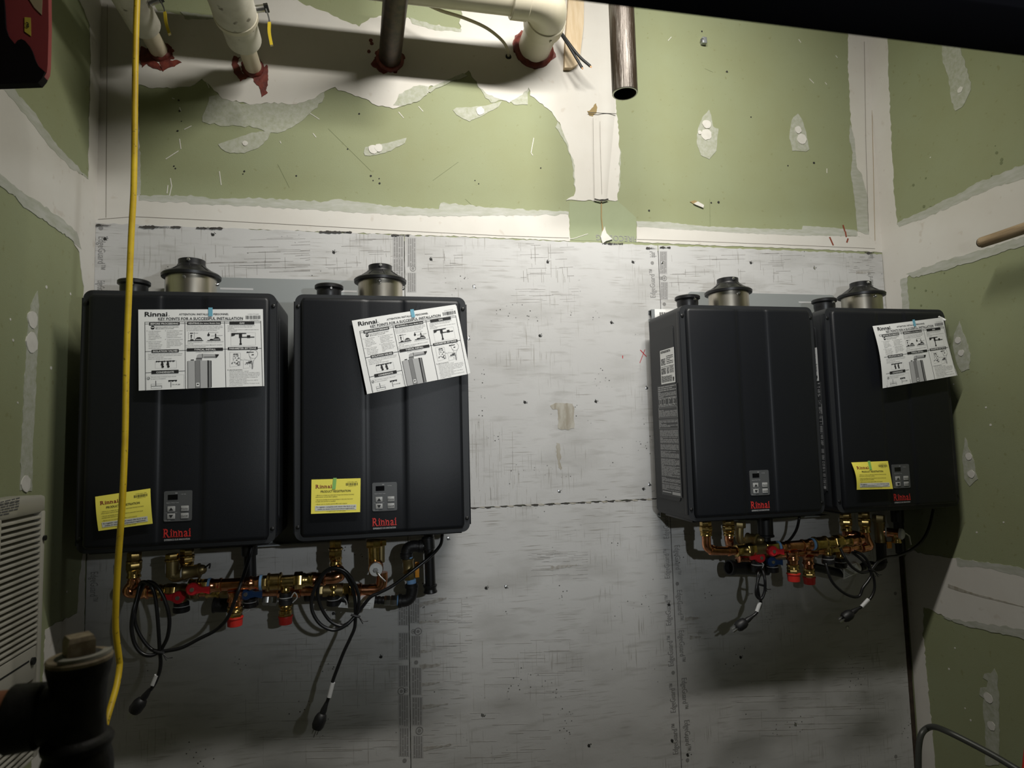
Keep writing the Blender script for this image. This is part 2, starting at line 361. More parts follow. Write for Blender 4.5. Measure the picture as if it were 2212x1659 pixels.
# ================================================================== the room
ZT, YF = 3.75, -3.3
wb = MB().box((XL-.1, 0, ZB-.02), (XR+.1, .1, ZT)); wb.box((XL-.1, .012, -.05), (XR+.1, .1, ZB-.02))
wall_back = struct(obj('wall_back', wb, 'green_board', smooth=False))
wall_left = struct(obj('wall_left', MB().box((XL-.1, YF, -.05), (XL, .1, ZT)), 'green_board', smooth=False))
wall_right = struct(obj('wall_right', MB().box((XR, YF, -.05), (XR+.1, .1, ZT)), 'green_board', smooth=False))
wall_front = struct(obj('wall_front', MB().box((XL-.1, YF-.1, -.05), (XR+.1, YF, ZT)), 'dull_wall', smooth=False))
floor = struct(obj('floor', MB().box((XL-.1, YF-.1, -.1), (XR+.1, .1, 0)), 'concrete', smooth=False))
ceiling = struct(obj('ceiling', MB().box((XL-.1, YF-.1, ZT), (XR+.1, .1, ZT+.1)), 'ceiling_paint', smooth=False))

# ---- cement boards: three above, three below the horizontal crack
BY = -.002                        # board face
def board(x0, x1, z0, z1, jt=.0, jb=.0):
    mb = MB(); n = Vector((0, -1, 0)); pts = []
    def edge(a, b, amp):
        k = max(2, int((Vector(b)-Vector(a)).length/.012)); q = n.cross((Vector(b)-Vector(a)).normalized())
        for i in range(k): p = Vector(a).lerp(Vector(b), i/k); pts.append(p+q*random.uniform(-amp, amp))
    edge((x0, BY, z0), (x1, BY, z0), jb); edge((x1, BY, z0), (x1, BY, z1), .0003); edge((x1, BY, z1), (x0, BY, z1), jt); edge((x0, BY, z1), (x0, BY, z0), .0003)
    mb.prism(pts, (0, .0135, 0)); return obj('cement_board', mb, 'cement_board', wall_back, smooth=False)
xs = [(XL+.002, J1-.0012), (J1+.0012, J2-.0015), (J2+.0015, XR-.004)]
upper = [board(a, b, ZC+.002, ZB, .0022, .0012) for a, b in xs]
lower = [board(a, b if i < 2 else XR-.028, .0, ZC-.002, .0012, 0) for i, (a, b) in enumerate(xs)]
obj('stud', MB().box((XR-.028, .004, 0), (XR-.004, .0119, ZC-.004)), 'brown_gap', wall_back, smooth=False)
def bpar(px, py):                  # which board a pixel lies on
    p = V(px, py, BY); i = 0 if p.x < J1 else (1 if p.x < J2 else 2)
    return (upper if p.z > ZC else lower)[i]
# crumbled edges along the top of the boards and the crack
for x0, x1, y0, y1 in ((208, 240, 484, 489), (300, 390, 488, 492), (425, 480, 491, 494), (690, 760, 499, 503), (846, 884, 505, 510), (1305, 1345, 523, 528), (1396, 1416, 533, 538), (1425, 1448, 532, 536), (1868, 1888, 543, 548)):
    ym = (y0+y1)/2; pts = [(x0, ym-1), ((x0*2+x1)/3, ym-1.5), ((x0+x1)/2, ym-.2), (x1, ym), (x1, ym+1), ((x0+x1)/2, ym+1.5), ((x0*2+x1)/3, ym+2.5), (x0, ym+1)]
    patchB('crumbled_edge', pts, 'crack', wall_back, .0008, Y=-.0042, amp=.0035, step=.003)
for i in range(24):
    a = 1014+i*16.6+random.uniform(-3, 3); y = 1097.5-(a-1012)*.048
    patchB('crack_crumb', [(a, y-1.2), (a+8, y-random.uniform(1, 3)), (a+15, y-1), (a+14, y+1.6), (a+6, y+random.uniform(1, 2.5))], 'adhesive' if i % 2 else 'crack', bpar(a, 1060), .0007, Y=BY, amp=.001, step=.004)

# ---- joint compound on the back wall
P = wall_back
patchB('joint_compound', [(190, -20), (296, -20), (298, 90), (299, 200), (300, 330), (302, 424), (420, 432), (560, 440), (700, 448), (840, 458), (960, 462), (1100, 462), (1228, 461), (1231, 521), (1100, 515), (875, 507), (700, 501), (480, 493), (300, 489), (180, 486)], 'mud', P, amp=.003)
patchB('joint_compound', [(296, -20), (330, 8), (342, 24), (400, 34), (470, 44), (486, 8), (560, -4), (642, 0), (662, 12), (702, 27), (775, 57), (800, 40), (826, 35), (880, 40), (935, 54), (994, 64), (998, 12), (1050, 4), (1180, -10), (1332, -10), (1334, 120), (1331, 240), (1339, 330), (1337, 380), (1334, 432), (1300, 434), (1222, 433), (1240, 424), (1243, 400), (1240, 352), (1225, 308), (1212, 272), (1192, 242), (1166, 222), (1147, 206), (1142, 190), (1128, 205), (1100, 222), (1080, 214), (1050, 204), (1036, 190), (1022, 172), (1012, 152), (1000, 160), (962, 182), (925, 187), (924, 200), (905, 217), (870, 230), (856, 234), (810, 228), (790, 214), (760, 204), (730, 196), (724, 188), (705, 194), (680, 212), (640, 226), (600, 222), (540, 226), (480, 214), (458, 190), (436, 170), (420, 182), (400, 189), (330, 190), (296, 183)], 'mud', P, .0016, amp=.005)
T = 'mud_thin'
patchB('thin_compound', [(437, 252), (446, 234), (452, 210), (470, 204), (520, 224), (600, 222), (660, 208), (702, 194), (696, 222), (668, 246), (652, 262), (622, 279), (590, 288), (556, 276), (520, 272), (470, 271), (438, 263)], T, P, .0010, amp=.006)
patchB('thin_compound', [(471, 312), (500, 302), (545, 287), (586, 282), (578, 302), (558, 320), (528, 331), (498, 331), (478, 322)], T, P, amp=.002)
patchB('thin_compound', [(785, 330), (789, 318), (840, 308), (878, 298), (874, 309), (845, 326), (800, 338), (789, 336)], T, P, amp=.002)
patchB('thin_compound', [(978, 238), (986, 233), (1042, 230), (1085, 219), (1076, 231), (1042, 250), (1014, 263), (986, 248)], T, P, amp=.002)
patchB('thin_compound', [(918, 196), (960, 176), (1000, 158), (1010, 165), (985, 172), (955, 186), (930, 200)], T, P, .0021, amp=.003)
patchB('thin_compound', [(1030, 180), (1060, 190), (1100, 205), (1142, 190), (1140, 226), (1110, 227), (1096, 215), (1060, 222), (1044, 205)], T, P, .0012, amp=.004)
patchB('thin_compound', [(1205, 262), (1232, 300), (1246, 352), (1248, 400), (1240, 400), (1236, 350), (1222, 310), (1200, 275)], T, P, .0013, amp=.003)
patchB('thin_compound', [(1333, 300), (1341, 330), (1339, 400), (1332, 425), (1330, 330)], T, P, .0014, amp=.003)
patchB('thin_compound', [(862, 204), (900, 185), (926, 188), (922, 206), (900, 220), (868, 230), (850, 228)], T, P, .0022, amp=.004)
patchB('thin_compound', [(885, 40), (935, 54), (996, 64), (996, 70), (940, 66), (890, 52)], T, P, .0021, amp=.003)
patchB('thin_compound', [(390, 26), (480, 36), (484, 44), (400, 42)], T, P, .0022, amp=.004)
F = 'mud_feather'
patchB('feathered_compound', [(300, 422), (420, 424), (470, 430), (560, 428), (700, 436), (730, 430), (850, 446), (948, 452), (952, 438), (1060, 448), (1228, 458), (1228, 464), (1100, 466), (960, 468), (840, 464), (700, 455), (560, 447), (420, 440), (302, 434)], F, P, .0016, amp=.004)
patchB('feathered_compound', [(292, 300), (303, 330), (304, 420), (292, 424), (288, 360)], F, P, .0016, amp=.002)
# right-hand board
patchB('joint_compound', [(1376, 488), (1480, 496), (1600, 502), (1730, 507), (1850, 511), (1920, 520), (1920, 546), (1720, 537), (1560, 531), (1374, 523)], 'mud', P, amp=.002)
patchB('feathered_compound', [(1374, 478), (1440, 480), (1520, 489), (1640, 494), (1732, 496), (1734, 488), (1800, 492), (1850, 498), (1852, 510), (1730, 509), (1600, 504), (1480, 497), (1376, 490)], F, P, .0014, amp=.002)
patchB('joint_compound', [(1831, 40), (1832, 150), (1836, 230), (1842, 330), (1848, 430), (1853, 496), (1850, 512), (1925, 522), (1920, 400), (1915, 250), (1910, 40)], 'mud', P, .0013, amp=.003)
patchB('feathered_compound', [(1836, 270), (1845, 300), (1850, 360), (1862, 380), (1874, 430), (1876, 508), (1852, 500), (1846, 430), (1838, 380), (1842, 330), (1834, 300)], F, P, .0020, amp=.003)
for q in ([(1532, 237), (1537, 254), (1540, 274), (1551, 278), (1549, 308), (1547, 326), (1532, 344), (1514, 336), (1505, 312), (1507, 279), (1517, 254)], [(1723, 246), (1732, 257), (1741, 287), (1748, 322), (1741, 328), (1712, 326), (1704, 294), (1710, 257)]):
    patchB('thin_compound', q, T, P, amp=.002)
for x, y, r in ((530, 310, 6), (806, 323, 10), (818, 320, 9), (1037, 240, 9), (1526, 269, 9), (1525, 291, 11), (1511, 287, 4), (1723, 281, 7), (1731, 301, 10)): dotB(x, y, r, P)
# bare strip between the boards, corner bead and torn paper
patchB('bare_paper', [(1230, 436), (1300, 434), (1334, 434), (1374, 470), (1374, 524), (1300, 521), (1232, 518)], 'torn_green', P, .0004, amp=.002)
bead = MB(); 
A = [V(1296, -40), V(1291, 200), V(1290, 432)]; B = [V(1331, -40), V(1330, 240), V(1312, 432)]
for a0, a1, b0, b1 in ((A[0], A[1], B[0], B[1]), (A[1], A[2], B[1], B[2])):
    rings = []
    for t in range(7):
        rings.append([a0.lerp(b0, t/6)+Vector((0, -.001-.007*math.sin(math.pi*t/6), 0)), a1.lerp(b1, t/6)+Vector((0, -.001-.007*math.sin(math.pi*t/6), 0))])
    k = len(bead.v)
    for r in rings: bead.v += r
    for t in range(6): bead.f.append([k+2*t, k+2*t+1, k+2*t+3, k+2*t+2])
obj('corner_bead', bead, 'mud', P)
for name, px, wd, m in (('bead_crack', [(1270, 243), (1290, 244), (1331, 246)], .002, 'crack'), ('bead_crack', [(1281, 255), (1282, 340), (1284, 432)], .0007, 'pencil'), ('bead_crack', [(1296, 262), (1298, 350), (1300, 420)], .0006, 'pencil'), ('board_gap', [(1299, 434), (1299, 470), (1302, 498), (1306, 522)], .004, 'dust_mark'), ('bead_crack', [(1284, 430), (1300, 434), (1314, 430)], .005, 'crack'),
                        ('tape_crack', [(1867, 90), (1870, 300), (1876, 500)], .0012, 'pencil'), ('tape_crack', [(1879, 90), (1884, 250), (1890, 520)], .0012, 'dust_mark')):
    lineB(name, px, wd, m, P, Y=-.002 if 'tape' in name or 'gap' in name else -.0085, th=.0008)
patchB('broken_paper', [(1296, 512), (1305, 490), (1309, 505), (1322, 518), (1308, 522), (1300, 527)], 'mud_white', P, .006, amp=.002)
patchB('chipped_compound', [(1269, 242), (1278, 236), (1287, 224), (1288, 246), (1280, 252), (1272, 250)], 'dust_mark', P, .003, amp=.004, step=.005)
patchB('torn_paper', [(1497, 441), (1506, 436), (1512, 440), (1519, 444), (1518, 450), (1508, 446)], 'mud_white', P, .006, amp=.001)
patchB('torn_paper', [(1490, 436), (1500, 433), (1512, 439), (1498, 441)], 'dust_mark', P, .002, amp=.001)
lineB('pencil_line', [(212, 474), (290, 468), (480, 477), (700, 489), (876, 499), (1100, 510), (1229, 514)], .0012, 'pencil', P, Y=-.0015)
lineB('pencil_line', [(232, 10), (231, 200), (229, 470)], .0010, 'pencil', P, Y=-.0015)
lineB('pencil_line', [(1376, 517), (1500, 521), (1700, 529), (1890, 537)], .0012, 'pencil', P, Y=-.0015)
lineB('paper_tear', [(1205, 520), (1240, 515), (1270, 505)], .0018, 'mud_white', P, Y=-.001)
# drips, flecks and scratches on the green paper
for px in ([(388, 232), (391, 240)], [(372, 212), (377, 214)], [(398, 280), (414, 272)], [(358, 344), (372, 335), (386, 326)], [(388, 300), (391, 322)], [(368, 385), (371, 402), (366, 424)], [(363, 400), (361, 418)], [(474, 370), (478, 400)], [(676, 288), (683, 297)], [(861, 242), (872, 255)], [(904, 230), (914, 241)], [(1153, 298), (1147, 330), (1151, 336)], [(605, 305), (607, 310)], [(1443, 88), (1450, 80)], [(1748, 170), (1758, 180)], [(1782, 178), (1786, 183)], [(1786, 364), (1786, 374)], [(1805, 120), (1809, 125)], [(1725, 85), (1730, 92)], [(440, 166), (452, 190)], [(670, 245), (690, 258)]):
    lineB('compound_fleck', px, .0024, 'mud_white', P, th=.0010)
for x, y in ((386, 217), (388, 240), (392, 262), (384, 283), (376, 359), (379, 364), (528, 370), (525, 376), (640, 380), (631, 460), (751, 322), (776, 246), (1026, 390), (1034, 397), (801, 380), (806, 390), (819, 386), (820, 396), (907, 197), (1168, 363), (278, 118), (281, 122), (1622, 253), (1702, 358), (1758, 352), (1516, 68), (1402, 455), (1536, 438), (1552, 437), (292, 396), (1570, 155)):
    dotB(x, y, random.uniform(1.2, 2.4), P, m='black_fleck', name='black_fleck', th=.0006, n=8)
for px in ([(709, 278), (802, 370)], [(935, 390), (990, 350)], [(600, 355), (625, 405)], [(1005, 430), (1020, 444), (1042, 448)], [(1522, 148), (1540, 156)], [(1533, 430), (1534, 490)], [(1566, 155), (1574, 157)]):
    lineB('scratch', px, .0012, 'smear', P, th=.0004)
for px in ([(1821, 486), (1825, 500)], [(1826, 500), (1828, 512)], [(1832, 515), (1829, 524)], [(1792, 512), (1800, 530)]): lineB('red_smear', px, .006, 'stain_red', P, Y=-.0016, th=.0005)
# metal clip on the right-hand board
clip = thing('wall_clip', 'small grey metal clip on the green board beside the hanging steel pipe', 'clip', V(1517, 92, -.008))
obj('clip_body', MB().box(V(1513, 98, 0)+Vector((0, -.018, 0)), V(1522, 86, 0), .002), 'galvanized', clip)
obj('clip_screw', MB().cyl(V(1517, 86, -.0), V(1517, 86, -.016), .006, seg=10), 'zinc', clip)

# mirrored print on the bare paper
def wall_text(t, p, up, right, hgt, m, parent, bold=0.0, spacing=1.0, width=None, name='lettering', off=.0006):
    vs, fs, tw = text2d(t, bold); s = hgt/CAPH; sx = s if width is None else width/tw; up = Vector(up); right = Vector(right)
    n = Vector(right).cross(up); n = n if n.y < 0 or abs(n.y) < .5 else -n
    return rawobj(name, MB().add([Vector(p)+right*(x*sx)+up*(y*s)+n*off for x, y in vs], fs), m, parent)
d = (V(1302, 515)-V(1374, 524)); wall_text('FIRECODE G', V(1376, 511), (0, 0, -1), (-1, 0, 0), .020, 'print_grey', P, .0, name='print_lettering', width=.155, off=.0012)

# ---- prints, screws and marks on the cement boards
def edge_words(px_list, side):
    for (x, ya, yb) in px_list:
        a = V(x, ya, BY); b = V(x, yb, BY); L = abs((a-b).z); par = bpar(x, (ya+yb)/2)
        if side == 'up': wall_text('EdgeGuard\u2122', b, (-1, 0, 0), (0, 0, 1), .020, 'print_grey', par, width=L)
        else: wall_text('EdgeGuard\u2122', a, (1, 0, 0), (0, 0, -1), .020, 'print_grey', par, width=L)
edge_words([(1415, 543, 556), (1416, 582, 643), (1447, 1185, 1249), (1450, 1285, 1350), (1455, 1372, 1438), (1460, 1475, 1538), (1465, 1562, 1628), (1445, 1105, 1163)], 'up')
edge_words([(1457, 1178, 1242), (1462, 1275, 1340), (1466, 1362, 1430), (1472, 1465, 1532), (1478, 1556, 1622)], 'down')
edge_words([(1886, 548, 558), (1888, 588, 640)], 'up')
edge_words([(213, 511, 582), (211, 606, 640), (196, 1236, 1300)], 'down')
for x, y in ((1409, 568), (1435, 657), (218, 493), (1454, 1453), (1463, 1261), (1485, 1642), (899, 1431), (874, 1643), (1935, 1634), (1934, 1282)):
    c = V(x, y, BY); obj('print_dot', MB().prism([c+Vector((math.cos(k*math.pi/8), 0, math.sin(k*math.pi/8)))*.0065 for k in range(16)], (0, -.0004, 0)), 'print_grey', bpar(x, y), smooth=False)
def print_block(x0, x1, y0, y1, lines=4, m='print_grey', band=True):
    par = bpar((x0+x1)/2, (y0+y1)/2); sh = Sheet(V(x0, y0, BY), V(x1, y0, BY), V(x1, y1, BY), V(x0, y1, BY))
    if band:
        mb = MB(); sh.quad(mb, -.08, -.03, 1.08, 1.03, .0004); rawobj('print_band', mb, 'print_band', par)
    mb = MB()
    for k in range(lines):
        u = (k+.15)/lines; v = 0
        while v < 1:
            e = min(1, v+random.uniform(.12, .5))
            sh.quad(mb, u, v, u+.62/lines, e, .0007); v = e+random.uniform(.015, .05)
    rawobj('fine_print', mb, m, par)
def print_mark(x, y, r):
    par = bpar(x, y); c = V(x, y, BY); mb = MB(); n = 20
    for r0, r1 in ((1, .75), (.45, .0)):
        for k in range(n):
            a0 = 2*math.pi*k/n; a1 = 2*math.pi*(k+1)/n
            f = lambda a, q: c+Vector((math.cos(a), 0, math.sin(a)))*r*q+Vector((0, -.0006, 0))
            mb.add([f(a0, r1), f(a1, r1), f(a1, r0), f(a0, r0)], [(0, 1, 2, 3)])
    rawobj('certification_mark', mb, 'print_grey', par)
for a in ((1426, 1440, 544, 590), (1428, 1442, 610, 646), (881, 898, 515, 575), (881, 898, 590, 630), (850, 871, 512, 556), (850, 871, 560, 606),
          (889, 908, 1374, 1419), (890, 910, 1443, 1500), (891, 912, 1507, 1565), (893, 913, 1590, 1636), (862, 881, 1368, 1424), (862, 881, 1438, 1483), (862, 882, 1502, 1568), (863, 883, 1573, 1632), (886, 906, 1293, 1345), (861, 881, 1296, 1350)): print_block(*a)
for x, y, r in ((1435, 601, .010), (1428, 601, .006), (892, 580, .010), (903, 1364, .012), (893, 1364, .007), (867, 1493, .012), (877, 1491, .007), (906, 1578, .012)): print_mark(x, y, r)
for x, y in ((1183, 566), (1367, 566), (1024, 620), (1166, 725), (1321, 697), (1012, 731), (1134, 869), (1287, 867), (1208, 1061), (931, 560), (1622, 568), (1759, 579), (721, 545), (1397, 838), (1390, 1056), (1403, 1047), (823, 1419), (720, 1325), (1050, 1270), (1043, 1545), (1272, 1610), (1600, 1420), (1830, 1357), (227, 516), (1445, 1306), (1452, 1600), (1485, 1630), (1430, 568), (1093, 1268), (968, 1163), (460, 507), (1718, 1565)):
    par = bpar(x, y); c = V(x, y, BY)
    obj('screw', MB().lathe(c, c+Vector((0, -.0014, 0)), [(0, .0048), (.6, .0046), (1, .0028)], 12), 'black_fleck' if random.random() < .7 else 'zinc', par)
    mb = MB()
    for k in range(5):
        a = random.uniform(0, 6.3); q = c+Vector((math.cos(a)*.006, -.0005, math.sin(a)*.006)); mb.prism([q, q+Vector((random.uniform(.002, .004), 0, .001)), q+Vector((.001, 0, random.uniform(.002, .004)))], (0, -.0004, 0))
    o = obj('screw_crumbs', mb, 'black_fleck', par, smooth=False); o['kind'] = 'stuff'
# weave marks scored into the boards
def weave(x0, x1, y0, y1, n, horiz=.7, seed=0):
    rnd = random.Random(seed); mb = MB()
    for k in range(int(n*1.7)):
        x = rnd.uniform(x0, x1); y = rnd.uniform(y0, y1)
        if rnd.random() < horiz: L = rnd.uniform(.1, .5)*(x1-x0); a, b = V(x, y, BY), V(min(x+L, x1+10), y-L*.02, BY)
        else: L = rnd.uniform(.1, .5)*(y1-y0); a, b = V(x, y, BY), V(x+1, min(y+L, y1+10), BY)
        d = (b-a).normalized(); q = Vector((0, -1, 0)).cross(d)*rnd.uniform(.0003, .0007); mb.prism([a+q, b+q, b-q, a-q], (0, -.0004, 0))
    o = obj('weave_marks', mb, 'weave_dark' if seed < 7 else 'weave', bpar((x0+x1)/2, (y0+y1)/2), smooth=False); o['kind'] = 'stuff'
for i, a in enumerate(((420, 660, 515, 590, 26, .6), (700, 860, 515, 590, 18, .6), (1120, 1230, 522, 600, 24, .3), (1440, 1600, 550, 620, 16, .55), (1640, 1740, 545, 600, 14, .55), (1825, 1880, 555, 595, 16, 1), (900, 990, 520, 580, 10, .6), (1140, 1260, 1190, 1250, 26, .95), (905, 1010, 1290, 1400, 26, .9), (910, 1000, 1400, 1640, 24, 1), (1480, 1530, 1340, 1400, 14, .7), (1020, 1120, 900, 1080, 22, .05), (1040, 1250, 1380, 1500, 22, .6), (520, 860, 1380, 1640, 34, .8), (1560, 1900, 1440, 1600, 20, .7), (1000, 1180, 1540, 1650, 14, .7), (1100, 1240, 620, 660, 12, 1))): weave(*a, seed=i)
for px in ([(906, 1408), (932, 1406)], [(906, 1440), (950, 1436)], [(908, 1480), (950, 1474)], [(912, 1528), (968, 1520)], [(914, 1618), (975, 1608)], [(905, 1345), (950, 1342)], [(905, 1308), (965, 1292)], [(1190, 1228), (1245, 1220)], [(1480, 1338), (1512, 1334)], [(1490, 1378), (1514, 1376)], [(1850, 588), (1880, 588)]):
    a, b = px; w = random.uniform(3, 6); patchB('scuff_mark', [(a[0], a[1]-w), (b[0], b[1]-w*.4), (b[0], b[1]+w*.4), (a[0], a[1]+w)], 'scuff', bpar(*a), .0004, Y=BY, amp=.003, step=.006)
patchB('adhesive_residue', [(1188, 876), (1200, 870), (1236, 872), (1241, 880), (1240, 925), (1228, 930), (1206, 926), (1204, 884), (1192, 884)], 'adhesive', bpar(1220, 900), .0006, Y=BY, amp=.003, step=.006)
patchB('adhesive_residue', [(1202, 956), (1210, 958), (1212, 1015), (1205, 1010)], 'adhesive', bpar(1220, 960), .0004, Y=BY, amp=.004, step=.006)
lineB('red_mark', [(1383, 756), (1396, 770)], .003, 'red_pencil', bpar(1390, 765), Y=BY); lineB('red_mark', [(1393, 755), (1388, 768), (1382, 784)], .002, 'red_pencil', bpar(1390, 765), Y=BY); lineB('red_mark', [(1345, 768), (1345, 774)], .003, 'red_pencil', bpar(1345, 770), Y=BY)

# ---- compound on the side walls
P = wall_right; R = lambda n, px, m, th=.0012, amp=.004: patchX(n, px, m, wall_right, XR, -1, th, amp)
R('joint_compound', [(1850, 40), (1916, 60), (1920, 180), (1927, 320), (1933, 430), (1938, 487), (1990, 470), (2060, 436), (2130, 400), (2212, 378), (2330, 330), (2330, 480), (2212, 522), (2120, 552), (2030, 578), (1968, 592), (1956, 604), (1962, 660), (1966, 700), (1870, 700), (1860, 540)], 'mud')
R('feathered_compound', [(1938, 480), (1990, 458), (2060, 424), (2110, 396), (2160, 376), (2330, 310), (2330, 335), (2212, 388), (2150, 404), (2060, 444), (1990, 474), (1944, 490)], F, .0016)
R('feathered_compound', [(1958, 592), (2030, 566), (2120, 540), (2212, 512), (2330, 470), (2330, 495), (2212, 530), (2120, 560), (2040, 584), (1975, 600)], F, .0016)
R('feathered_compound', [(1946, 604), (1960, 600), (1966, 690), (1952, 690)], F, .0017)
R('thin_compound', [(2034, 90), (2074, 96), (2086, 146), (2099, 184), (2094, 205), (2079, 231), (2064, 240), (2057, 220), (2048, 165), (2037, 136)], T)
R('thin_compound', [(2073, 693), (2080, 718), (2088, 734), (2098, 765), (2094, 796), (2077, 804), (2069, 788), (2059, 753), (2061, 722)], T, amp=.003)
R('thin_compound', [(2086, 945), (2092, 965), (2105, 996), (2113, 1035), (2096, 1050), (2084, 1035), (2080, 988)], T, amp=.003)
z = lambda x, y: (1850+x/2.967, 1100+y/2.967)
R('thin_compound', [z(*q) for q in ((885, 1020), (905, 1060), (915, 1200), (920, 1400), (915, 1640), (830, 1640), (825, 1400), (812, 1280), (820, 1210), (790, 1190), (795, 1140), (835, 1140), (845, 1100), (812, 1080), (820, 1050), (865, 1055))], T, amp=.003)
R('joint_compound', [z(*q) for q in ((330, 250), (430, 285), (640, 318), (880, 348), (1074, 384), (1500, 470), (1500, 930), (1074, 830), (900, 788), (720, 750), (600, 708), (525, 665), (430, 625), (430, 800), (445, 1000), (458, 1120), (482, 1370), (510, 1700), (300, 1700), (300, 1300), (250, 500))], 'mud')
R('feathered_compound', [z(*q) for q in ((640, 316), (880, 346), (1074, 380), (1500, 465), (1500, 500), (1074, 440), (880, 385), (650, 362))], F, .0016)
R('feathered_compound', [z(*q) for q in ((560, 690), (720, 720), (900, 740), (1074, 770), (1500, 860), (1500, 930), (1074, 832), (900, 790), (720, 752), (610, 715))], F, .0016)
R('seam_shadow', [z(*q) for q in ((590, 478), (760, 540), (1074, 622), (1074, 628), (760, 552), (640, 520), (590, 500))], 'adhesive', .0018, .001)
for x, y, r in ((2075, 194, .010), (2070, 735, .011), (2077, 762, .011), (2094, 986, .012), (2099, 1024, .013), z(850, 1210)+(.016,), z(868, 1388)+(.014,)): dotX(x, y, r, P, XR, -1)
for x, y in ((2150, 315), (2153, 330), (2164, 345), (2163, 352), (2142, 380), (2168, 378), (2173, 384), (2000, 385), (1973, 400), (1996, 446), (2010, 448), (2005, 520), (1985, 585), (1976, 622), (2003, 590), (2014, 630), (2000, 628), (1990, 660), (2040, 590), (1960, 480)):
    dotX(x, y, random.uniform(.002, .006), P, XR, -1, 'smear', 'dirt_fleck', .0006, 8)
for x, y in ((2060, 830), (2140, 918), (2130, 880), (2110, 1150), (2168, 1128), (2063, 1400), (2050, 1445), (2085, 1530), (2097, 1556), (2010, 340)): dotX(x, y, random.uniform(.002, .004), P, XR, -1, 'mud_white', 'compound_fleck', .0008, 7)
P = wall_left; Lw = lambda n, px, m, th=.0012, amp=.004: patchX(n, px, m, wall_left, XL, 1, th, amp)
Lw('joint_compound', [(130, -60), (160, -20), (180, 20), (193, 55), (195, 120), (192, 250), (190, 388), (115, 318), (60, 240), (15, 182), (-60, 90), (-60, 340), (0, 398), (30, 420), (50, 446), (100, 478), (150, 512), (170, 545), (180, 620), (178, 760), (230, 760), (240, 500), (250, 200), (260, -60)], 'mud')
Lw('feathered_compound', [(-60, 70), (15, 172), (40, 205), (70, 240), (115, 305), (190, 386), (150, 362), (100, 310), (55, 250), (0, 186), (-60, 110)], F, .0016)
Lw('feathered_compound', [(-60, 310), (0, 375), (40, 410), (90, 440), (165, 500), (175, 540), (150, 515), (100, 480), (50, 448), (30, 424), (0, 402), (-60, 345)], F, .0016)
Lw('thin_compound', [(80, 628), (83, 660), (80, 740), (76, 850), (70, 960), (68, 1060), (42, 1060), (46, 960), (52, 820), (58, 720), (66, 660)], T, amp=.003)
Lw('joint_compound', [(97, 1362), (118, 1348), (150, 1334), (166, 1324), (172, 1240), (181, 1180), (184, 1180), (182, 1300), (181, 1700), (60, 1700), (90, 1500)], 'mud')
for x, y, r in ((69, 690, .022), (67, 740, .026), (54, 1045, .02)): dotX(x, y, r, P, XL, 1)
for x, y in ((22, 690), (110, 795), (38, 870), (144, 1278), (172, 1306), (40, 185), (152, 635), (28, 735), (100, 620)): dotX(x, y, random.uniform(.002, .005), P, XL, 1, 'mud_white', 'compound_fleck', .0008, 7)
# ================================================================== mounting racks
def rack(x0, x1, z0, z1, label, rail_x0, rail_x1, slots):
    t = thing('mounting_rack', label, 'rack', ((x0+x1)/2, -.02, z0), 'steel racks behind the heaters')
    pts = [(x, -.032, z) for x, z in rrect(x0, z0, x1, z1, .012)]
    obj('back_plate', MB().prism([Vector(p) for p in pts], (0, -.003, 0)), 'plate_grey', t)
    for zz in (1.905, 1.225):
        rl = MB(); a = rail_x0; b = rail_x1; y0, y1, h = -.030, -.004, .020
        rl.box((a, y0, zz-h), (b, y0+.0025, zz+h)); rl.box((a, y0+.0025, zz+h-.0025), (b, y1, zz+h)); rl.box((a, y0+.0025, zz-h), (b, y1, zz-h+.0025))
        rl.box((a, y1-.003, zz-h+.0025), (b, y1, zz-h+.010)); rl.box((a, y1-.003, zz+h-.010), (b, y1, zz+h-.0025))
        obj('strut_rail', rl, 'galvanized', t, smooth=False)
    for sx0, sx1, sz in slots:
        obj('slot', MB().box((sx0, -.0356, sz-.003), (sx1, -.0352, sz+.003)), 'logo_white', t, smooth=False)
    lip = MB().box((x0+.12, -.085, z0-.004), (x1-.12, -.035, z0)); obj('bottom_lip', lip, 'galvanized', t, smooth=False)
    return t
rk1 = rack(-.62, .083, 1.196, 2.000, 'grey steel back plate behind the two heaters beside the yellow cord', -.74, .20, ((-.465, -.37, 1.965), (-.16, -.06, 1.965)))
rk2 = rack(1.086, 1.684, 1.186, 1.990, 'grey steel back plate with strut rails behind the two heaters nearest the right wall', .945, 1.88, ((1.53, 1.62, 1.960),))
sh = Sheet((.957, -.0304, 1.926), (1.03, -.0304, 1.926), (1.03, -.0304, 1.895), (.957, -.0304, 1.895)); lb = sh.sheet('barcode_label', 'paper', rk2, .0004, 1, 1)
mb = MB(); u = .25
while u < .85: wd = random.choice((.02, .03, .05)); sh.quad(mb, u, .35, u+wd, .95, .0003); u += wd+random.choice((.02, .03))
rawobj('barcode', mb, 'ink', lb)

